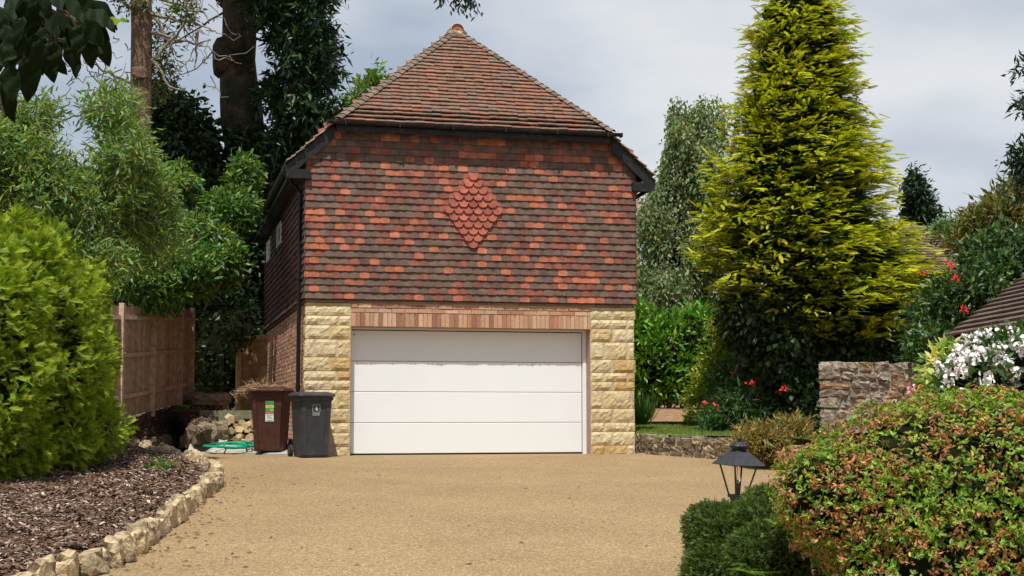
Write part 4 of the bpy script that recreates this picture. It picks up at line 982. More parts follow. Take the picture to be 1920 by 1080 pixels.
# golden conifer
def golden():
    D0 = 26.0; base = W(1440, 812, D0); t = thing('golden_conifer', 'large golden-yellow cypress with conical crown and ivy-clad trunk', 'tree', loc=tuple(base)); b0 = np.array(base)
    prof_y = [-90, -40, 0, 50, 100, 200, 300, 400, 450, 500, 550, 600, 640]
    lx = [1500, 1470, 1440, 1420, 1410, 1380, 1350, 1325, 1312, 1316, 1338, 1410, 1550]
    rx = [1520, 1560, 1590, 1606, 1618, 1634, 1664, 1680, 1712, 1762, 1800, 1818, 1815]
    zs = np.array([W(1500, y, D0)[2] for y in prof_y]); s = D0 / F
    cx = np.array([(a + b) / 2 for a, b in zip(lx, rx)]); hw = np.array([(b - a) / 2 for a, b in zip(lx, rx)]) * s * 1.04
    o = np.argsort(zs); zs_, cx_, hw_ = zs[o], cx[o], hw[o]
    nb = 2700; zc = zs_[0] + (zs_[-1] - zs_[0]) * rng.random(nb * 6); pw = np.interp(zc, zs_, hw_) + .25; zz = rng.choice(zc, nb, p=pw / pw.sum(), replace=False); ang = rng.random(nb) * 2 * math.pi
    ux = RT[:2]; uy = FW[:2]
    hwz = np.interp(zz, zs_, hw_); cxx = np.interp(zz, zs_, cx_)
    X0 = np.array([W(c, 600, D0)[:2] for c in cxx])
    lum = 1 + .08 * vnoise(np.stack([np.cos(ang) * 2, np.sin(ang) * 2, zz * 1.3], 1), 1.0, 9) + .11 * vnoise(np.stack([np.cos(ang) * 3, np.sin(ang) * 3, zz * 3.4], 1), 1.1, 19) + .05 * rng.normal(size=nb); lum = np.minimum(lum, 1.13)
    fr = .56 + .46 * rng.random(nb) ** .6
    dirs = np.cos(ang)[:, None] * ux + np.sin(ang)[:, None] * uy
    dep = np.minimum(hwz, 2.1)
    ext = np.sqrt((np.cos(ang) * hwz) ** 2 + (np.sin(ang) * dep) ** 2)
    tips = np.concatenate([X0 + dirs * (ext * fr * lum)[:, None], zz[:, None]], 1)
    # each branch end: a plume of sprays rising outwards
    per = 20; n = nb * per; u = np.tile(np.linspace(0, 1, per), nb); TP = np.repeat(tips, per, axis=0); O3 = np.repeat(np.concatenate([dirs, np.zeros((nb, 1))], 1), per, axis=0)
    wind = np.array([RT[0], RT[1], 0]) * .35
    bd = np.repeat(unit(np.concatenate([dirs, np.full((nb, 1), .06)], 1) + wind + rng.normal(size=(nb, 3)) * .2), per, axis=0)
    sd = unit(np.cross(bd, np.array([0, 0, 1.])))
    P = TP + bd * ((u - 1.0) * .72)[:, None] + sd * (rng.normal(size=n) * .13 * (1.25 - u))[:, None] + rng.normal(size=(n, 3)) * .025
    D = unit(bd + sd * (rng.normal(size=n) * .6)[:, None] + rng.normal(size=(n, 3)) * .15)
    a = []
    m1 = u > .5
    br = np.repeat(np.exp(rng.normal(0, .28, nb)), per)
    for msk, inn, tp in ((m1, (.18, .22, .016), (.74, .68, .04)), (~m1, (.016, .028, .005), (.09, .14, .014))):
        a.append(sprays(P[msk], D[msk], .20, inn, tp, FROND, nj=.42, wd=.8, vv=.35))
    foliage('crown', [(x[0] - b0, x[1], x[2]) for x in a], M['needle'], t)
    mb = MB()                                     # solid dark core following the crown, inner shade in its colour
    rings = []
    for z, c, h in zip(zs_[1:-2], cx_[1:-2], hw_[1:-2]):
        a_ = np.arange(20) * 2 * math.pi / 20; q = W(c, 600, D0)[:2]; hh = min(h, 2.1)
        ring = np.concatenate([q + np.cos(a_)[:, None] * ux * h * .58 + np.sin(a_)[:, None] * uy * hh * .58, np.full((20, 1), z + .25)], 1); ring += rng.normal(size=ring.shape) * .08; rings.append(ring - b0)
    mb.loft(rings); mb.obj('dark_core', M['core'], t)
    mb = MB(); q = W(1422, 812, D0) - b0; mb.tube([q + [0, 0, -.3], q + [.0, 0, .3], q + [.05, 0, 1.2], q + [.35, 0, 2.6], q + [.7, 0, 5], q + [.8, 0, 8.0]], [.24, .17, .15, .14, .1, .03], 12)
    limb(mb, q + [0, 0, .5], q + [-.55, -.1, 1.1], .05, .02, .3, 7, 6, 5); limb(mb, q + [-.5, -.1, 1.05], q + [-.15, 0, 1.6], .03, .015, .4, 6, 6, 6)
    mb.obj('trunk', M['bark2'], t, smooth=True)
    # ivy and dark lower growth hanging below the crown
    es = [(c - b0, r) for c, r in [EL(1490, 720, 26, 58, 110, .9), EL(1450, 640, 25.8, 60, 75, 1.0), EL(1405, 590, 25.8, 50, 55, .8), EL(1520, 780, 25.5, 45, 60, .7), EL(1600, 650, 26.5, 110, 45, 1.2), EL(1545, 680, 27, 60, 110, .8)]]
    core(es, t, .75, 'ivy_core')
    P, O = ell_points(es, 3000, .7, .15, 5, 1.5)
    foliage('ivy', leaves(P, O, 6, .06, .10, .75, (.022, .045, .012), LEAF4, droop=.8, base2=(.07, .10, .025), f2=.25, vv=.5), M['leafg'], t)
golden()
bush('spreading_juniper', 'dark green arching juniper at the lawn edge left of the conifer trunk', 'shrub', [EL(1385, 765, 25.8, 45, 45, .6), EL(1350, 785, 26.2, 30, 28, .5), EL(1375, 720, 26.5, 40, 40, .5)], 900, 5, .08, .16, .16, (.03, .075, .02), k=.6, droop=.3, out=1.2, base2=(.09, .15, .04), f2=.3)
bush('heather_clump', 'golden-brown low shrub spilling over the low wall near the lantern', 'shrub', [EL(1440, 832, 21.6, 50, 36, .5), EL(1480, 820, 21.8, 38, 45, .5), EL(1405, 835, 22, 28, 26, .4)], 1200, 6, .05, .085, .28, (.20, .16, .045), k=.6, base2=(.30, .22, .07), f2=.5, docore=True, droop=-.3)
bush('yellow_plant', 'small yellow-leaved plant alone on the bare soil', 'plant', [EL(1294, 776, 28.7, 11, 20, .12)], 40, 5, .04, .10, .45, (.34, .36, .04), docore=False, shell=.1)
# ornamental grass tuft
def tuft(name, label, pos, n, h, base, spread=.2):
    a = rng.random(n) * 6.283; P = np.array(pos) + np.stack([np.cos(a) * spread * rng.random(n) * .4, np.sin(a) * spread * rng.random(n) * .4, np.zeros(n)], 1)
    d = unit(np.stack([np.cos(a) * .5, np.sin(a) * .5, np.ones(n)], 1) + rng.normal(size=(n, 3)) * .2)
    tv = np.array([(0, -.02, 0), (0, .02, 0), (.5, -.02, .03), (.5, .02, .03), (1, 0, -.12)]); tf = [np.array([(0, 2, 3, 1)]), np.array([(2, 4, 3)])]
    data = scatter(tv, tf, P, frames(d, np.stack([np.cos(a), np.sin(a), np.full(n, -.3)], 1)), h * rng.uniform(.6, 1.2, n), pal(base, n)); o = foliage(name, data, M['leaf'], kind=None); tag(o, label, 'plant'); return o
tuft('grass_tuft', 'tuft of long green grass against the right corner of the garage', W(1200, 796, 27.5), 220, .62, (.09, .17, .03), .5)
def flowers(name, label, pts, r, base, n=12, m='petal', group=None, size=.05, cat='flower'):
    for (px, py, D), lb in zip(pts, label if isinstance(label, list) else [label] * len(pts)):
        c = W(px, py, D); d = unit(rng.normal(size=(n, 3)) + np.array([0, -.5, .4])); P = d * r * rng.uniform(.25, 1, (n, 1))
        data = scatter(LEAF6[0], LEAF6[1], P, frames(unit(rng.normal(size=(n, 3)) + d), d), np.stack([np.full(n, size), np.full(n, size * .9), np.full(n, size)], 1), pal(base, n, .05, .2))
        o = foliage(name, data, M[m], kind=None); o.location = tuple(c); tag(o, lb, cat, group)
RED = (.60, .035, .035)
flowers('rose_bloom', ['red bloom nearest the yellow plant', 'red bloom on the dark shrub above the lawn edge'], [(1320, 757, 25.4), (1342, 762, 25.3)], .07, (.6, .06, .08), 14, group=None)
flowers('rose_bloom', ['topmost small red rose under the house roof', 'pair of red roses left of the dark climber', 'single large red rose above the near tiled roof', 'small red rose between the large one and the pair', 'red rose hidden in the ivy by the conifer trunk', 'red rose just left of the conifer trunk'],
        [(1780, 499, 20.5), (1792, 523, 20.0), (1809, 584, 19.5), (1733, 515, 22), (1467, 731, 25), (1408, 722, 25.2)], .075, RED, 16, size=.05)

flowers('rose_bloom', ['pale pink rose on top of the stone garden wall'], [(1704, 729, 16)], .06, (.75, .36, .40), 16, size=.05)
# azalea in the right foreground
def azalea():
    ells = [EL(1745, 940, 8.3, 240, 185, 1.0), EL(1850, 880, 8.4, 200, 150, 1.0), EL(1640, 960, 8.1, 160, 120, .7), EL(1570, 930, 8.1, 105, 95, .55), EL(1990, 930, 8.2, 180, 190, .9), EL(1800, 1060, 7.9, 260, 130, .7)]
    c0 = np.array([ells[0][0][0], ells[0][0][1], -.6]); t = thing('azalea_bush', 'large azalea bush with green leaves and faded orange-brown flowers, foreground', 'bush', loc=tuple(c0)); es = [(c - c0, r) for c, r in ells]
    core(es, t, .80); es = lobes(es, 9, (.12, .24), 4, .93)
    P, O = ell_points(es, 17000, .84, .09, 6, 2.6)
    per = 7; n = len(P) * per; Pi = np.repeat(P, per, axis=0); ax = unit(O * .8 + np.array([0, 0, .5]) + rng.normal(size=P.shape) * .35); Ai = np.repeat(ax, per, axis=0)
    rd = unit(np.cross(Ai, rng.normal(size=(n, 3)))); D = unit(rd * .9 + Ai * .55); nr = unit(Ai - D * .3)
    s = .029 * rng.uniform(.6, 1.35, n); brn = np.repeat((.45 * vnoise(P, 4.2, 11) + .5 * vnoise(P, 13, 12) +   .6 * rng.normal(size=len(P))) > .34, per)
    cols = np.where(rng.random((n, 1)) < .3, pal((.30, .38, .03), n, .15, .3), pal((.12, .22, .02), n, .15, .35))
    data = scatter(LEAF6[0], LEAF6[1], (Pi + D * .004)[~brn], frames(D, nr)[~brn], np.stack([s, s * .42, s], 1)[~brn], cols[~brn])
    foliage('leaves', data, M['leaf'], t)
    k = brn.sum(); pos = (Pi + rng.normal(size=Pi.shape) * .012 + Ai * .006)[brn]; D2 = unit(rng.normal(size=(k, 3)) + np.array([0, 0, -.2])); s2 = .030 * rng.uniform(.6, 1.4, k)
    tv = np.array([(0, 0, 0), (.3, .22, .12), (.7, .16, -.05), (1, 0, .12), (.6, -.2, .1), (.25, -.16, -.06)]); tf = [np.array([(0, 2, 1), (0, 3, 2), (0, 4, 3), (0, 5, 4)])]
    data = scatter(tv, tf, pos, frames(D2, rng.normal(size=(k, 3))), np.stack([s2, s2, s2], 1), pal((.42, .21, .09), k, .12, .4))
    foliage('faded_flowers', data, M['leaf'], t)
    mb = MB()
    for k in range(14): a = rng.normal(size=3) * [.5, .35, 0]; limb(mb, (a[0] * .2, a[1] * .2, 0), (a[0] * .7, a[1] * .7, .6), .018, .006, .1, 7, 6, 60 + k)
    mb.obj('stems', M['bark'], t)
azalea()
# low box hedge and fern-like growth
def boxhedge():
    ells = [EL(1370, 1020, 9.6, 72, 76, .4), EL(1335, 990, 9.7, 40, 46, .35), EL(1420, 1000, 9.4, 60, 62, .4), EL(1440, 950, 10.2, 40, 36, .3), EL(1370, 1080, 9.4, 78, 76, .4), EL(1450, 1060, 9, 90, 80, .4)]
    c0 = np.array([ells[0][0][0], ells[0][0][1], -.55]); t = thing('clipped_hedge', 'low dark green clipped hedge below the garden lantern', 'hedge', loc=tuple(c0)); es = [(c - c0, r) for c, r in ells]
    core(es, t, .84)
    P, O = ell_points(es, 22000, .88, .08, 7, 3)
    foliage('foliage', [sprays(P, unit(O * .7 + np.array([0, 0, .1]) + rng.normal(size=P.shape) * .5), .045, (.025, .05, .012), (.12, .17, .035), FROND3, nj=1.0)], M['needle'], t)
boxhedge()
def fern(name, label, px, py, D, n, ln, base, az=None):
    c = W(px, py, D); t = []
    for k in range(n):
        a = rng.random() * 6.283; d = unit(np.array([math.cos(a), math.sin(a), 1.15])); m_ = 14
        for j in range(m_):
            u = (j + 1) / m_; p = c + d * ln * u + np.array([0, 0, -.5 * ln * u * u]); s = unit(np.cross(d, [0, 0, 1.]))
            for sg in (-1, 1): t.append((p, unit(s * sg + d * .5 + np.array([0, 0, -.3])), ln * .30 * (1.1 - u)))
    P = np.array([x[0] for x in t]); Dd = np.array([x[1] for x in t]); S = np.array([x[2] for x in t])
    o = foliage(name, scatter(LEAF4[0], LEAF4[1], P, frames(Dd, np.array([0, 0, 1.]) + rng.normal(size=P.shape) * .2), np.stack([S, S * .25, S], 1), pal(base, len(P))), M['leaf'], kind=None); tag(o, label, 'fern'); return o
fern('fern', 'bright green fern at the bottom edge between clipped hedge and azalea', 1430, 1095, 8.7, 30, .30, (.14, .24, .03))
fern('fern', 'yellow-tipped fern against the left flank of the azalea', 1462, 990, 8.6, 12, .17, (.30, .36, .04))
fern('fern', 'green fern at the foot of the board fence', 340, 772, 26.5, 14, .42, (.09, .19, .03))
bush('ground_weed', 'small green weed growing in the bark mulch', 'weed', [(G(304, 874, .22), (.22, .18, .07))], 46, 4, .03, .08, .5, (.11, .17, .05), docore=False, shell=.1)
bush('ground_weed', 'little leafy weed at the foot of the conifer hedge', 'weed', [(G(138, 878, .25), (.14, .12, .08))], 26, 4, .03, .09, .45, (.14, .2, .04), docore=False, shell=.1)

# white flowering shrub, variegated shrub
def white_shrub():
    es0 = [EL(1885, 695, 12.2, 85, 72, .5), EL(1825, 715, 12, 55, 50, .4), EL(1930, 655, 12.6, 45, 50, .4), EL(1885, 850, 12.2, 80, 110, .4)]
    c0 = np.array([es0[0][0][0], es0[0][0][1], -.4]); t = thing('white_flowering_shrub', 'shrub covered in white flower heads in front of the near tiled roof', 'shrub', loc=tuple(c0)); es = [(c - c0, r) for c, r in es0]; core(es, t, .72)
    P, O = ell_points(es, 520, .75, .1, 3, 2); foliage('foliage', leaves(P, O, 6, .05, .07, .5, (.05, .11, .025), LEAF6), M['leafg'], t)
    P, O = ell_points(es, 330, 1.08, .05, 3, 2); P = P[((P - (P.mean(0))) @ FW < .2) & (rng.random(len(P)) < .75)]
    k = 34; n = len(P) * k; d = unit(rng.normal(size=(n, 3))); Pi = np.repeat(P, k, axis=0) + d * .07 * rng.uniform(.5, 1, (n, 1))
    foliage('flower_heads', scatter(LEAF6[0], LEAF6[1], Pi, frames(unit(rng.normal(size=(n, 3))), d), np.full(n, .042), pal((.82, .77, .72), n, .04, .10)), M['petal'], t)
white_shrub()
bush('variegated_shrub', 'cream and green variegated shrub at the right end of the stone wall', 'shrub', [EL(1768, 690, 13.5, 28, 34, .25), EL(1795, 665, 13.6, 22, 22, .2), EL(1755, 720, 13.3, 20, 25, .2)], 170, 5, .04, .11, .4, (.50, .52, .17), M['leaf'], LEAF6, k=.5, base2=(.10, .19, .03), f2=.35, droop=.3)

# roses climber and trees on the right
bush('rose_climber', 'dark green climbing rose with red blooms behind the near tiled roof', 'climber', [EL(1808, 560, 21, 50, 55, .9), EL(1765, 590, 21.5, 38, 55, .8), EL(1872, 480, 21.5, 66, 48, 1), EL(1880, 540, 21, 70, 60, .8), EL(1760, 650, 20.8, 50, 40, .7)],
     3000, 6, .09, .10, .45, (.035, .075, .018), M['leafg'], LEAF4, k=.66, base2=(.10, .16, .03), f2=.22, vv=.5, lump=.3)
bush('bronze_tree', 'bronze-green bushy tree at the right edge behind the climber', 'tree', [EL(1880, 420, 27, 62, 55, 1.2), EL(1845, 450, 27, 45, 50, 1), EL(1930, 410, 27, 50, 70, 1)], 1900, 6, .11, .15, .32, (.12, .12, .035), M['leaf'], LEAF4, k=.7, base2=(.22, .17, .05), f2=.3, lump=.25,
     trunk=[(W(1890, 760, 27), W(1885, 430, 27), .12, .05, 3)])
bush('dark_conifer', 'small dark pointed conifer beside the distant house roof', 'tree', [EL(1722, 400, 48, 30, 55, .7), EL(1716, 365, 48, 20, 45, .5), EL(1714, 335, 48, 9, 25, .3), EL(1740, 425, 48, 28, 35, .7)], 1300, 5, .12, .2, .3, (.022, .042, .018), M['leaf'], k=.7, droop=.3, vv=.5,
     trunk=[(W(1722, 760, 48), W(1716, 350, 48), .15, .04, 3)])
bush('dark_leafy_tree', 'dark tree whose branch reaches in at the right edge of the sky', 'tree', [EL(1925, 290, 24, 36, 34, .5), EL(1930, 345, 24, 42, 30, .5), EL(1925, 130, 24, 20, 16, .3), EL(1930, 200, 24, 20, 22, .3), EL(2010, 250, 24, 80, 150, 1)], 900, 6, .08, .14, .28, (.022, .045, .02), M['leaf'], k=.4, docore=False, lump=.35, shell=.3, vv=.4,
     trunk=[(W(1990, 760, 24), W(1980, 250, 24), .14, .07, 3), (W(1980, 330, 24), W(1915, 290, 24), .04, .015, 4), (W(1980, 200, 24), W(1915, 130, 24), .03, .01, 5)])
bush('light_tree', 'light green tree tops between the dark conifer and bronze tree', 'tree', [EL(1812, 425, 34, 26, 20, .6), EL(1770, 432, 34, 18, 12, .4)], 200, 6, .12, .16, .3, (.10, .16, .05), k=.4, docore=False, trunk=[(W(1790, 760, 34), W(1785, 430, 34), .12, .03, 3)])

# ------------------------------------------------------------------ neighbouring roofs
def plane_roof(name, label, A, B, T0, T1, ncourse, gauge_col, indiv=True, wtile=.165, cat='building', wallz=0.0):
    "roof slope: eave A-B, top T0-T1 with tiles laid in courses"
    A, B, T0, T1 = map(np.array, (A, B, T0, T1)); t = thing(name, label, cat, loc=tuple(A)); o0 = A
    u = unit(B - A); up = T0 - A; up = up - u * (up @ u); H = np.linalg.norm(up); upn = unit(up); nrm = unit(np.cross(u, upn))
    if nrm[2] < 0: nrm = -nrm
    sk = (T0 - A) @ u; ek = (T1 - A) @ u; Lb = np.linalg.norm(B - A)
    mb = MB(); P = [A, B, T1, T0]; mb.loft([[p - o0 - nrm * .10 for p in P], [p - o0 - nrm * .02 for p in P]]); mb.obj('roof_deck', M['black'], t)
    g = H / ncourse; rs = []; rot = Matrix(((u[0], -nrm[0], upn[0]), (u[1], -nrm[1], upn[1]), (u[2], -nrm[2], upn[2]))).to_4x4()
    tm = RT_ if indiv else RTs; S = wtile / .160; items = []
    for i in range(ncourse):
        v = i * g; fr = v / H; x = sk * fr + (wtile / 2 if i % 2 else 0); xe = Lb * (1 - fr) + ek * fr
        while x < xe:
            p = A - o0 + u * x + upn * v; M4 = Matrix.Translation(tuple(p)) @ rot @ Matrix.Rotation(rr.normal(0, .012), 4, 'Y') @ Matrix.Diagonal((S, 1, g / .115, 1)); items.append((M4, np.array(gauge_col) * rr.uniform(.72, 1.2))); x += wtile
    if indiv:
        for M4, c in items[:300]: o = link('roof_tile', tm, t); o.matrix_local = M4; o.color = (*c, 1)
        items = items[300:]
    if items: joined('roof_tiles', [(np.array(m), False, c) for m, c in items], (tm, tm), M['roof_a'], t)
    return t
A = W(1776, 634, 17.0); zE = A[2]
def atz(px, D, z):
    q = W(px, 600, D); q[2] = z; return q
B = atz(2050, 13.0, zE); T0 = W(1935, 512, 18.2); T1 = T0 + (B - A) * .9; T1[2] = T0[2]
ro = plane_roof('outbuilding', 'near building with dark brown plain-tile roof at the right edge', A, B, T0, T1, 12, (.125, .085, .065))
hb = (T0 - A) * [1, 1, 0]; hb = hb - unit(B - A) * (hb @ unit(B - A)); A2, B2 = A + 2 * hb, B + 2 * hb
mb = MB(); mb.loft([[p - A - [0, 0, .1] for p in (A2, B2, T1, T0)], [p - A for p in (A2, B2, T1, T0)]]); mb.obj('rear_roof', M['roof'], ro).color = (.12, .08, .06, 1)
mb = MB(); mb.loft([[p - A - [0, 0, .1] for p in (A, A2, T0 - [0, 0, .02])], [p - A - [0, 0, .03] for p in (A, A2, T0)]]); mb.obj('hip_roof', M['roof'], ro).color = (.12, .08, .06, 1)
mb = MB(); q = [A + unit(B - A) * .3 + unit((T0 - A) * [1, 1, 0]) * .25, B - unit(B - A) * .2 + unit(hb) * .25, B2 - unit(B - A) * .2 - unit(hb) * .25, A2 + unit(B - A) * .3 - unit(hb) * .25]
mb.loft([[(p[0] - A[0], p[1] - A[1], -.6 - A[2]) for p in q], [(p[0] - A[0], p[1] - A[1], -.12) for p in q]]); o = mb.obj('wall', M['brick'], ro); o.color = (.3, .16, .11, 1)
def house(name, label, px0, px1, pye, pyr, D, depth, col, wallc, rot=0):
    a = W(px0, pye, D); b = W(px1, pye, D); w_ = np.linalg.norm(b - a); zr_ = W(px0, pyr, D + depth * .5)[2] - a[2]
    t = plane_roof(name, label, a, [b[0], b[1], a[2]], a + np.array([FW[0], FW[1], 0]) * depth * .5 + [0, 0, zr_], np.array([b[0], b[1], a[2]]) + np.array([FW[0], FW[1], 0]) * depth * .5 + [0, 0, zr_], int(math.hypot(zr_, depth / 2) / .2), col, False, .33, 'house')
    mb = MB(); d = FW * depth; r_ = RT * (w_ - .5); s = RT * .25 + FW * .25
    q = [s, s + r_, s + r_ + d * .9, s + d * .9]; mb.loft([[(p[0], p[1], -a[2]) for p in q], [(p[0], p[1], -.08) for p in q]]); o = mb.obj('wall', M['brick'], t); o.color = (*wallc, 1)
    return t, a, w_, zr_
house('brick_house', 'distant house with dark brown tiled roof right of the golden conifer', 1640, 1850, 512, 425, 40, 7, (.13, .075, .058), (.28, .16, .11))
house('far_house', 'distant house with pale brown tiled roof glimpsed right of the garage', 1120, 1212, 432, 362, 60, 8, (.26, .17, .13), (.35, .22, .15))

# ------------------------------------------------------------------ trees at the left
def trunk_obj(pts, rad, m, parent, o0, sides=16, bumps=.08, name='trunk'):
    P = smooth_path([np.array(p) for p in pts], 26); s = np.linspace(0, 1, 26); rr_ = np.interp(s, np.linspace(0, 1, len(rad)), rad)
    mb = MB(); mb.tube(P - o0, rr_, sides); V = mb.v[0]; c = np.repeat(P - o0, sides, axis=0); V[:] = c + (V - c) * (1 + bumps * vnoise(V, 2.2, 3) + bumps * .5 * vnoise(V, 6, 4))[:, None]
    return mb.obj(name, m, parent, smooth=True)
def left_trees():
    # big trunk
    b = W(500, 745, 36); t = thing('tall_ivy_tree', 'massive dark trunk tree with ivy rising behind the garage', 'tree', loc=tuple(b)); o0 = np.array(b)
    D = 35.5; s = D / F
    trunk_obj([W(500, 790, D), W(490, 560, D), W(475, 380, D), W(458, 250, D), W(445, 150, D), W(447, 60, D), W(452, -40, D), W(440, -200, D)], [44 * s, 42 * s, 40 * s, 39 * s, 40 * s, 31 * s, 34 * s, 28 * s], M['bark'], t, o0)
    o = link('bough', rock('bough', 60 * s, 60 * s, 85 * s, 31, M['bark'], .2, 4), t); o.location = tuple(W(425, 105, D - .2) - o0)
    mb = MB()
    for (p, q, r0, r1, sd) in [(W(470, 60, D), W(620, -60, D), 9, 4, 1), (W(480, 180, D), W(600, 90, D - 1), 6, 2, 2), (W(440, 30, D), W(330, -80, D), 8, 3, 3), (W(480, 260, D), W(620, 200, D - 1), 5, 2, 4), (W(425, 20, D), W(300, 95, D - 1), 2.2, .8, 5), (W(430, 60, D), W(340, 140, D - 1), 1.8, .7, 6)]:
        limb(mb, p - o0, q - o0, r0 * s, r1 * s, .3, 9, 8, sd)
    mb.obj('limbs', M['bark'], t, smooth=True)
    es = [EL(555, 60, 34.5, 62, 60, 1.8), EL(600, 120, 34.5, 42, 62, 1.3), EL(545, 165, 34.5, 60, 55, 1.6), EL(575, 225, 34.5, 62, 45, 1.5), EL(500, 0, 34, 50, 40, 1), EL(590, -30, 34, 55, 60, 1.4), EL(520, 290, 35, 50, 70, 1.4), EL(610, 245, 35, 50, 32, 1), EL(640, 215, 35, 18, 20, .5)]
    P, O = ell_points(lobes([(c - o0, np.array(r) * .85) for c, r in es], 5), 3600, .25, .3, 8, .9)
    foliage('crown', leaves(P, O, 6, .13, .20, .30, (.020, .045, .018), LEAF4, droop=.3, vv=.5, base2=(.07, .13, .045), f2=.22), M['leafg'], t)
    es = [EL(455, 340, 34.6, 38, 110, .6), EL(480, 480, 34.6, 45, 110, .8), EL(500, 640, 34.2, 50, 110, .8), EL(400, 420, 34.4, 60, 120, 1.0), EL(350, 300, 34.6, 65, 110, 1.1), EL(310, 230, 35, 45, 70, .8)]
    es = [(c - o0, r) for c, r in es]; core(es, t, .8, 'ivy_core'); P, O = ell_points(es, 3400, .74, .2, 5, 1.2)
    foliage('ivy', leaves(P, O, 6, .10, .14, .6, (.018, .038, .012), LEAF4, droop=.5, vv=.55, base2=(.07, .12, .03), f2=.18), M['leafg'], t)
    # slender trunk with bare twigs
    b = W(262, 700, 30); t = thing('twiggy_tree', 'slender brown trunk tree with bare pale twigs left of the ivy tree', 'tree', loc=tuple(b)); o0 = np.array(b); D = 30; s = D / F
    trunk_obj([W(262, 720, D), W(262, 400, D), W(264, 165, D), W(266, 90, D), W(264, 0, D), W(266, -200, D)], [22 * s, 21 * s, 20 * s, 20 * s, 19 * s, 16 * s], M['bark2'], t, o0, 12, .05)
    o = link('knot', rock('knot', 30 * s, 20 * s, 26 * s, 32, M['bark2'], .2, 3), t); o.location = tuple(W(262, 138, D - .2) - o0)
    mb = MB(); r = np.random.default_rng(9)
    for k in range(64):
        px, py = (r.uniform(285, 405), r.uniform(-10, 170)) if k < 40 else (r.uniform(110, 245), r.uniform(60, 170)); q0 = W(px, py, D + r.uniform(-.6, 1.0)); q1 = q0 + r.normal(size=3) * [.45, .2, .35]
        n = 8; tt = np.linspace(0, 1, n)[:, None]; pts = q0 + (q1 - q0) * tt + np.cumsum(r.normal(size=(n, 3)), axis=0) * .06; mb.tube(pts - o0, np.linspace(.014, .005, n), 5)
    for (p, q, sd) in [(W(278, 25, D), W(400, 60, D), 4), (W(275, 60, D), W(395, 75, D), 6), (W(280, 120, D), W(380, 10, D), 7), (W(262, 30, D), W(200, -30, D), 8), (W(262, 160, D), W(160, 120, D), 9), (W(270, 100, D), W(350, 170, D), 10), (W(285, 25, D), W(345, 120, D), 11), (W(370, 60, D), W(365, 130, D), 12), (W(280, -10, D), W(390, 40, D), 13)]:
        limb(mb, p - o0, q - o0, .045, .012, .5, 10, 6, sd)
    mb.obj('twigs', M['twig'], t)
    es = [EL(240, -330, 32, 240, 190, 3), EL(60, -300, 30, 200, 190, 3), EL(350, -420, 33, 150, 170, 3)]  # unseen crown above the view, placed to shade the growth behind
    P, O = ell_points([(c - o0, r) for c, r in es], 5200, .2, .2, 8, .6)
    P2, O2 = ell_points([(c - o0, r) for c, r in [EL(300, 120, 30.5, 26, 90, .6), EL(240, 5, 29.6, 40, 14, .3), EL(345, 25, 30, 25, 25, .4)]], 330, .2, .3, 8, 1)
    foliage('crown', [leaves(P, O, 6, .25, .32, .4, (.03, .06, .02), LEAF4, vv=.5), leaves(P2, O2, 5, .1, .14, .3, (.05, .075, .02), LEAF4, vv=.5, base2=(.15, .16, .05), f2=.3)], M['leaf'], t)
left_trees()
# light green narrow-leaved tree over the hedge
bush('willow_leaved_tree', 'light green narrow-leaved tree above the conifer hedge', 'tree', [EL(60, 360, 19.5, 120, 110, 1.2), EL(150, 400, 20, 120, 110, 1.2), EL(230, 300, 20.5, 75, 105, 1), EL(60, 230, 20, 60, 70, .8), EL(210, 210, 20.5, 50, 50, .7), EL(260, 440, 21, 80, 85, .9), EL(-20, 300, 19.5, 80, 140, 1), EL(120, 480, 19.5, 130, 60, 1), EL(290, 350, 20.8, 45, 55, .6)],
     5400, 7, .09, .115, .22, (.13, .20, .065), M['leaf'], LEAF6, docore=False, shell=.25, lump=.38, base2=(.22, .27, .05), f2=.35, droop=.15, vv=.35,
     trunk=[(W(150, 820, 20), W(160, 380, 20), .09, .04, 2), (W(160, 500, 20), W(240, 260, 20.4), .05, .012, 3), (W(150, 480, 20), W(60, 240, 20), .05, .012, 4), (W(160, 440, 20), W(300, 400, 20.8), .04, .01, 5)])
bush('ash_shrub', 'green ash-leaved shrub arching over the top of the board fence', 'shrub', [EL(330, 500, 26.5, 80, 60, 1), EL(400, 495, 27, 58, 42, .7), EL(270, 520, 25.8, 70, 60, .9), EL(350, 440, 27.5, 90, 45, 1), EL(300, 555, 26, 60, 26, .5), EL(440, 480, 27, 26, 22, .3), EL(420, 400, 28.5, 65, 50, .8), EL(320, 345, 28.5, 55, 45, .8), EL(460, 340, 29.5, 30, 50, .5)],
     3600, 7, .08, .125, .38, (.07, .135, .030), M['leaf'], LEAF6, docore=False, shell=.35, lump=.25, base2=(.20, .30, .045), f2=.25, vv=.4, droop=.1,
     trunk=[(W(300, 760, 30), W(320, 480, 27), .05, .025, 2), (W(250, 520, 26), W(350, 462, 25.6), .022, .014, 3), (W(350, 462, 25.6), W(395, 430, 25.4), .014, .006, 9)])
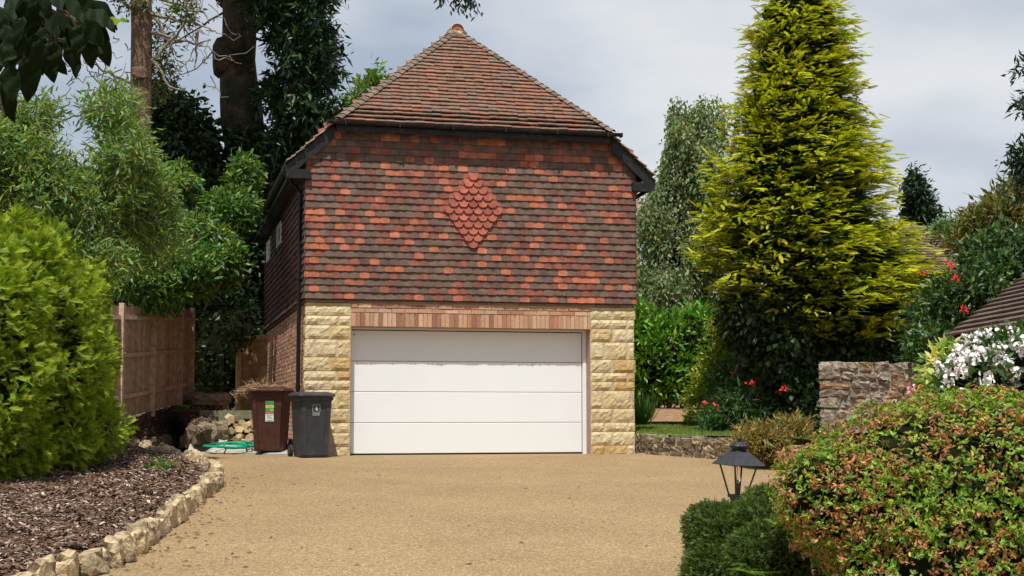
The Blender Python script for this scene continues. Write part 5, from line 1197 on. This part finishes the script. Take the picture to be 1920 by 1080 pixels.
# understorey behind the fence, its shade put into near-black leaf colours
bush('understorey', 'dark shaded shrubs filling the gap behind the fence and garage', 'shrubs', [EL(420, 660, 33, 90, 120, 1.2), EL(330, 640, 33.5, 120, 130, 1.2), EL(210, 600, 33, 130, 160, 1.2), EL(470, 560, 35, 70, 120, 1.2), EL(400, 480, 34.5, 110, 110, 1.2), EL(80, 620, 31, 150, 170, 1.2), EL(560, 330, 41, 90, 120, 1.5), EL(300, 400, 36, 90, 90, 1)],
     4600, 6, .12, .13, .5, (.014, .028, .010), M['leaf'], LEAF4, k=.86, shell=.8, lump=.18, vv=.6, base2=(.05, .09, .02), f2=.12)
bush('bright_tree_top', 'yellow-green tree top showing over the left slope of the garage roof', 'tree', [EL(690, 175, 44, 34, 32, .8), EL(665, 200, 44, 22, 20, .8), EL(705, 150, 44, 10, 22, .4)], 330, 5, .13, .22, .35, (.12, .19, .045), docore=False, shell=.2, lump=.4, trunk=[(W(690, 740, 44), W(690, 170, 44), .16, .03, 3)])
bush('bank_ivy', 'ivy trailing on the bank beside the end of the board fence', 'ivy', [EL(365, 690, 29.3, 14, 60, .25), EL(400, 720, 29.8, 30, 22, .3), EL(440, 640, 30.2, 30, 18, .3), EL(465, 620, 30.0, 22, 10, .2)], 260, 5, .06, .10, .55, (.04, .07, .02), docore=False, base2=(.16, .19, .07), f2=.25)

# hanging twig at the top of the picture
def hanging():
    D = 6; b = W(860, -60, D); t = thing('hanging_branch', 'small leafy branch tip hanging into the sky above the roof', 'branch', loc=tuple(b)); o0 = np.array(b); mb = MB(); ends = []
    for k, (px, py) in enumerate([(828, 8), (850, 10), (866, 16), (882, 16), (896, 22), (875, 4), (888, 8)]):
        pts = limb(mb, np.zeros(3), W(px, py, D) - o0, .004, .0015, .2, 7, 5, k); ends.append(pts[2:])
    mb.obj('twig', M['bark'], t); P = np.concatenate(ends)
    foliage('leaves', leaves(P, np.tile([0, 0, -1.], (len(P), 1)), 8, .013, .026, .36, (.02, .03, .018), LEAF6, droop=.3), M['leaf'], t)
hanging()
# large leaves close to the camera, top left
def near_leaves():
    D0 = 3.2; b = W(-60, -40, D0); t = thing('overhanging_branch', 'dark branch with large oval leaves hanging in at the top left corner', 'branch', loc=tuple(b)); o0 = np.array(b); s = D0 / F
    nx, ny = 10, 6
    def lm(name, ln, wd, cup, seed):
        r = np.random.default_rng(seed); V = []; Fq = []
        for i in range(nx + 1):
            u = i / nx; hw = wd / 2 * math.sin(math.pi * min(u ** .8, 1)) ** .8 * (1 - .15 * u)
            for j in range(ny + 1): v = j / ny * 2 - 1; V.append((u * ln, v * hw, -cup * .5 * ln * (u - .2) ** 2 - .05 * ln * (1 - abs(v)) * math.sin(math.pi * u) * .5 + .004 * math.sin(u * 14 + v * 3)))
        for i in range(nx):
            for j in range(ny): a = i * (ny + 1) + j; Fq.append((a, a + ny + 1, a + ny + 2, a + 1))
        V = np.array(V); return mk(name, V, np.array(Fq), M['leafd'], np.tile(np.array((.010, .020, .005)) * r.uniform(.7, 1.3), (len(V), 1)), smooth=True)  # shade is put into this near-black leaf colour
    ms = [lm('leaf', .082 * q, .048 * q * w_, c, k) for k, (q, w_, c) in enumerate([(1, 1, .3), (1.15, .95, .15), (.9, 1.05, .5), (1.05, .9, .8)])]
    bright = lm('leaf', .070, .030, .1, 9); cA = bright.color_attributes['Col']; cc_ = np.ones((len(bright.vertices), 4), dtype=np.float32); cc_[:, :3] = (.13, .22, .012); cA.data.foreach_set('color', cc_.ravel())  # sunlight on this one leaf is put into its colour
    r = np.random.default_rng(4)
    spec = [(190, 40, 0, 'b'), (165, 65, -85, 0), (128, 60, -80, 1), (100, 75, -95, 2), (60, 60, -80, 1), (30, 70, -100, 2), (15, 120, -80, 0), (75, 20, -60, 1), (110, 20, -30, 0), (150, 20, -20, 2), (140, 45, -45, 1), (90, 40, -70, 3), (40, 20, -90, 0), (5, 30, -60, 1), (180, 60, -70, 3), (55, 105, -95, 1), (20, 20, -20, 2), (120, -10, -50, 0), (60, -20, -70, 1), (170, 0, -40, 3), (0, 90, -110, 1), (85, 90, -75, 0), (35, 95, -60, 3), (-10, 10, -70, 0), (-15, 60, -60, 2), (150, -20, -80, 1), (10, 0, -40, 1), (45, 45, -120, 0), (110, 50, -110, 1), (70, 0, -100, 2), (20, -20, -50, 1), (95, -10, -30, 2), (160, 35, -60, 0), (5, 150, -80, 3)]
    spec += [(r.uniform(-30, 165), r.uniform(-30, 95), r.uniform(-120, -30), int(r.integers(4))) for _ in range(34)]
    for k, (px, py, ang, kd) in enumerate(spec):
        p = W(px, py, D0 + r.uniform(-.25, .35)); a = R(ang); d = RT * math.cos(a) + np.array([0, 0, 1]) * math.sin(a) + FW * r.uniform(-.4, .4); n_ = unit(-FW * r.uniform(.4, 1.0) + np.array([0, 0, r.uniform(.0, .9)]) + r.normal(size=3) * .25)
        if kd == 'b': n_ = unit(np.array([0, 0, .8]) - FW * .9); d = RT + FW * -.1 + np.array([0, 0, .02])
        fr = frames(d[None], n_[None])[0]; o = link('leaf', bright if kd == 'b' else ms[kd], t); sc_ = 1 if kd == 'b' else r.uniform(.85, 1.15)
        q = p - o0; o.matrix_local = Matrix(((fr[0, 0], fr[0, 1], fr[0, 2], q[0]), (fr[1, 0], fr[1, 1], fr[1, 2], q[1]), (fr[2, 0], fr[2, 1], fr[2, 2], q[2]), (0, 0, 0, 1))) @ Matrix.Scale(sc_, 4)
        if kd == 'b': o['label'] = 'leaf coloured bright yellow-green to look sunlit'
    mb = MB()
    for (p, q, sd, r0) in [((-80, -30), (190, 50), 1, .008), ((-60, 40), (120, 75), 2, .007), ((-60, 100), (30, 130), 3, .006), ((20, -60), (160, 60), 4, .006), ((-20, 60), (8, 215), 5, .010), ((60, -50), (90, 100), 6, .005)]:
        limb(mb, W(*p, D0) - o0, W(*q, D0) - o0, r0, .0025, .15, 8, 6, sd)
    mb.obj('twig', M['bark'], t)
near_leaves()

# debris on the drive
n = 260; P = []
for k in range(n):
    if k < 200: q = EP[rng.integers(2, 30)] + np.array([abs(rng.normal(.12, .25)), rng.normal(0, .2), 0])
    else: q = G(rng.uniform(300, 1300), rng.uniform(865, 1070))
    q[2] = dz(q[0], q[1]) + .006; P.append(q)
P = np.array(P); a = rng.random(n) * 6.28
tv = np.array([(-.5, -.14, 0), (.5, -.1, 0), (.45, .12, 0), (-.4, .15, 0), (0, 0, .15)]); tf = [np.array([(0, 1, 4), (1, 2, 4), (2, 3, 4), (3, 0, 4)])]
tag(foliage('debris', scatter(tv, tf, P, frames(np.stack([np.cos(a), np.sin(a), np.zeros(n)], 1), np.tile([0, 0, 1.], (n, 1))), rng.uniform(.02, .07, n), pal((.10, .05, .03), n, .1, .4)), M['chips']), 'scattered bark chips and leaf bits on the driveway', 'debris')
rc = bpy.data.objects.get('rose_climber')
for o in [x for x in COL.objects if x.name.startswith('rose_bloom') and x.get('label', '').startswith(('topmost', 'pair', 'single', 'small red'))]:
    o.location = o.location - rc.location; o.parent = rc; del o['category']
rt, rc0 = bush('rose_bush', 'small rose bush with pinkish-red blooms at the lawn edge left of the juniper', 'rose bush', [EL(1332, 782, 25.6, 20, 22, .2)], 70, 5, .04, .07, .5, (.05, .11, .02), docore=False, shell=.2, nl=0)
for o in [x for x in COL.objects if x.name.startswith('rose_bloom') and x.get('label', '').startswith('red bloom')]:
    o.location = o.location - rt.location; o.parent = rt; del o['category']
tot = sum(len(o.data.polygons) for o in COL.objects if o.type == 'MESH'); print('objects', len(COL.objects), 'polys', tot)
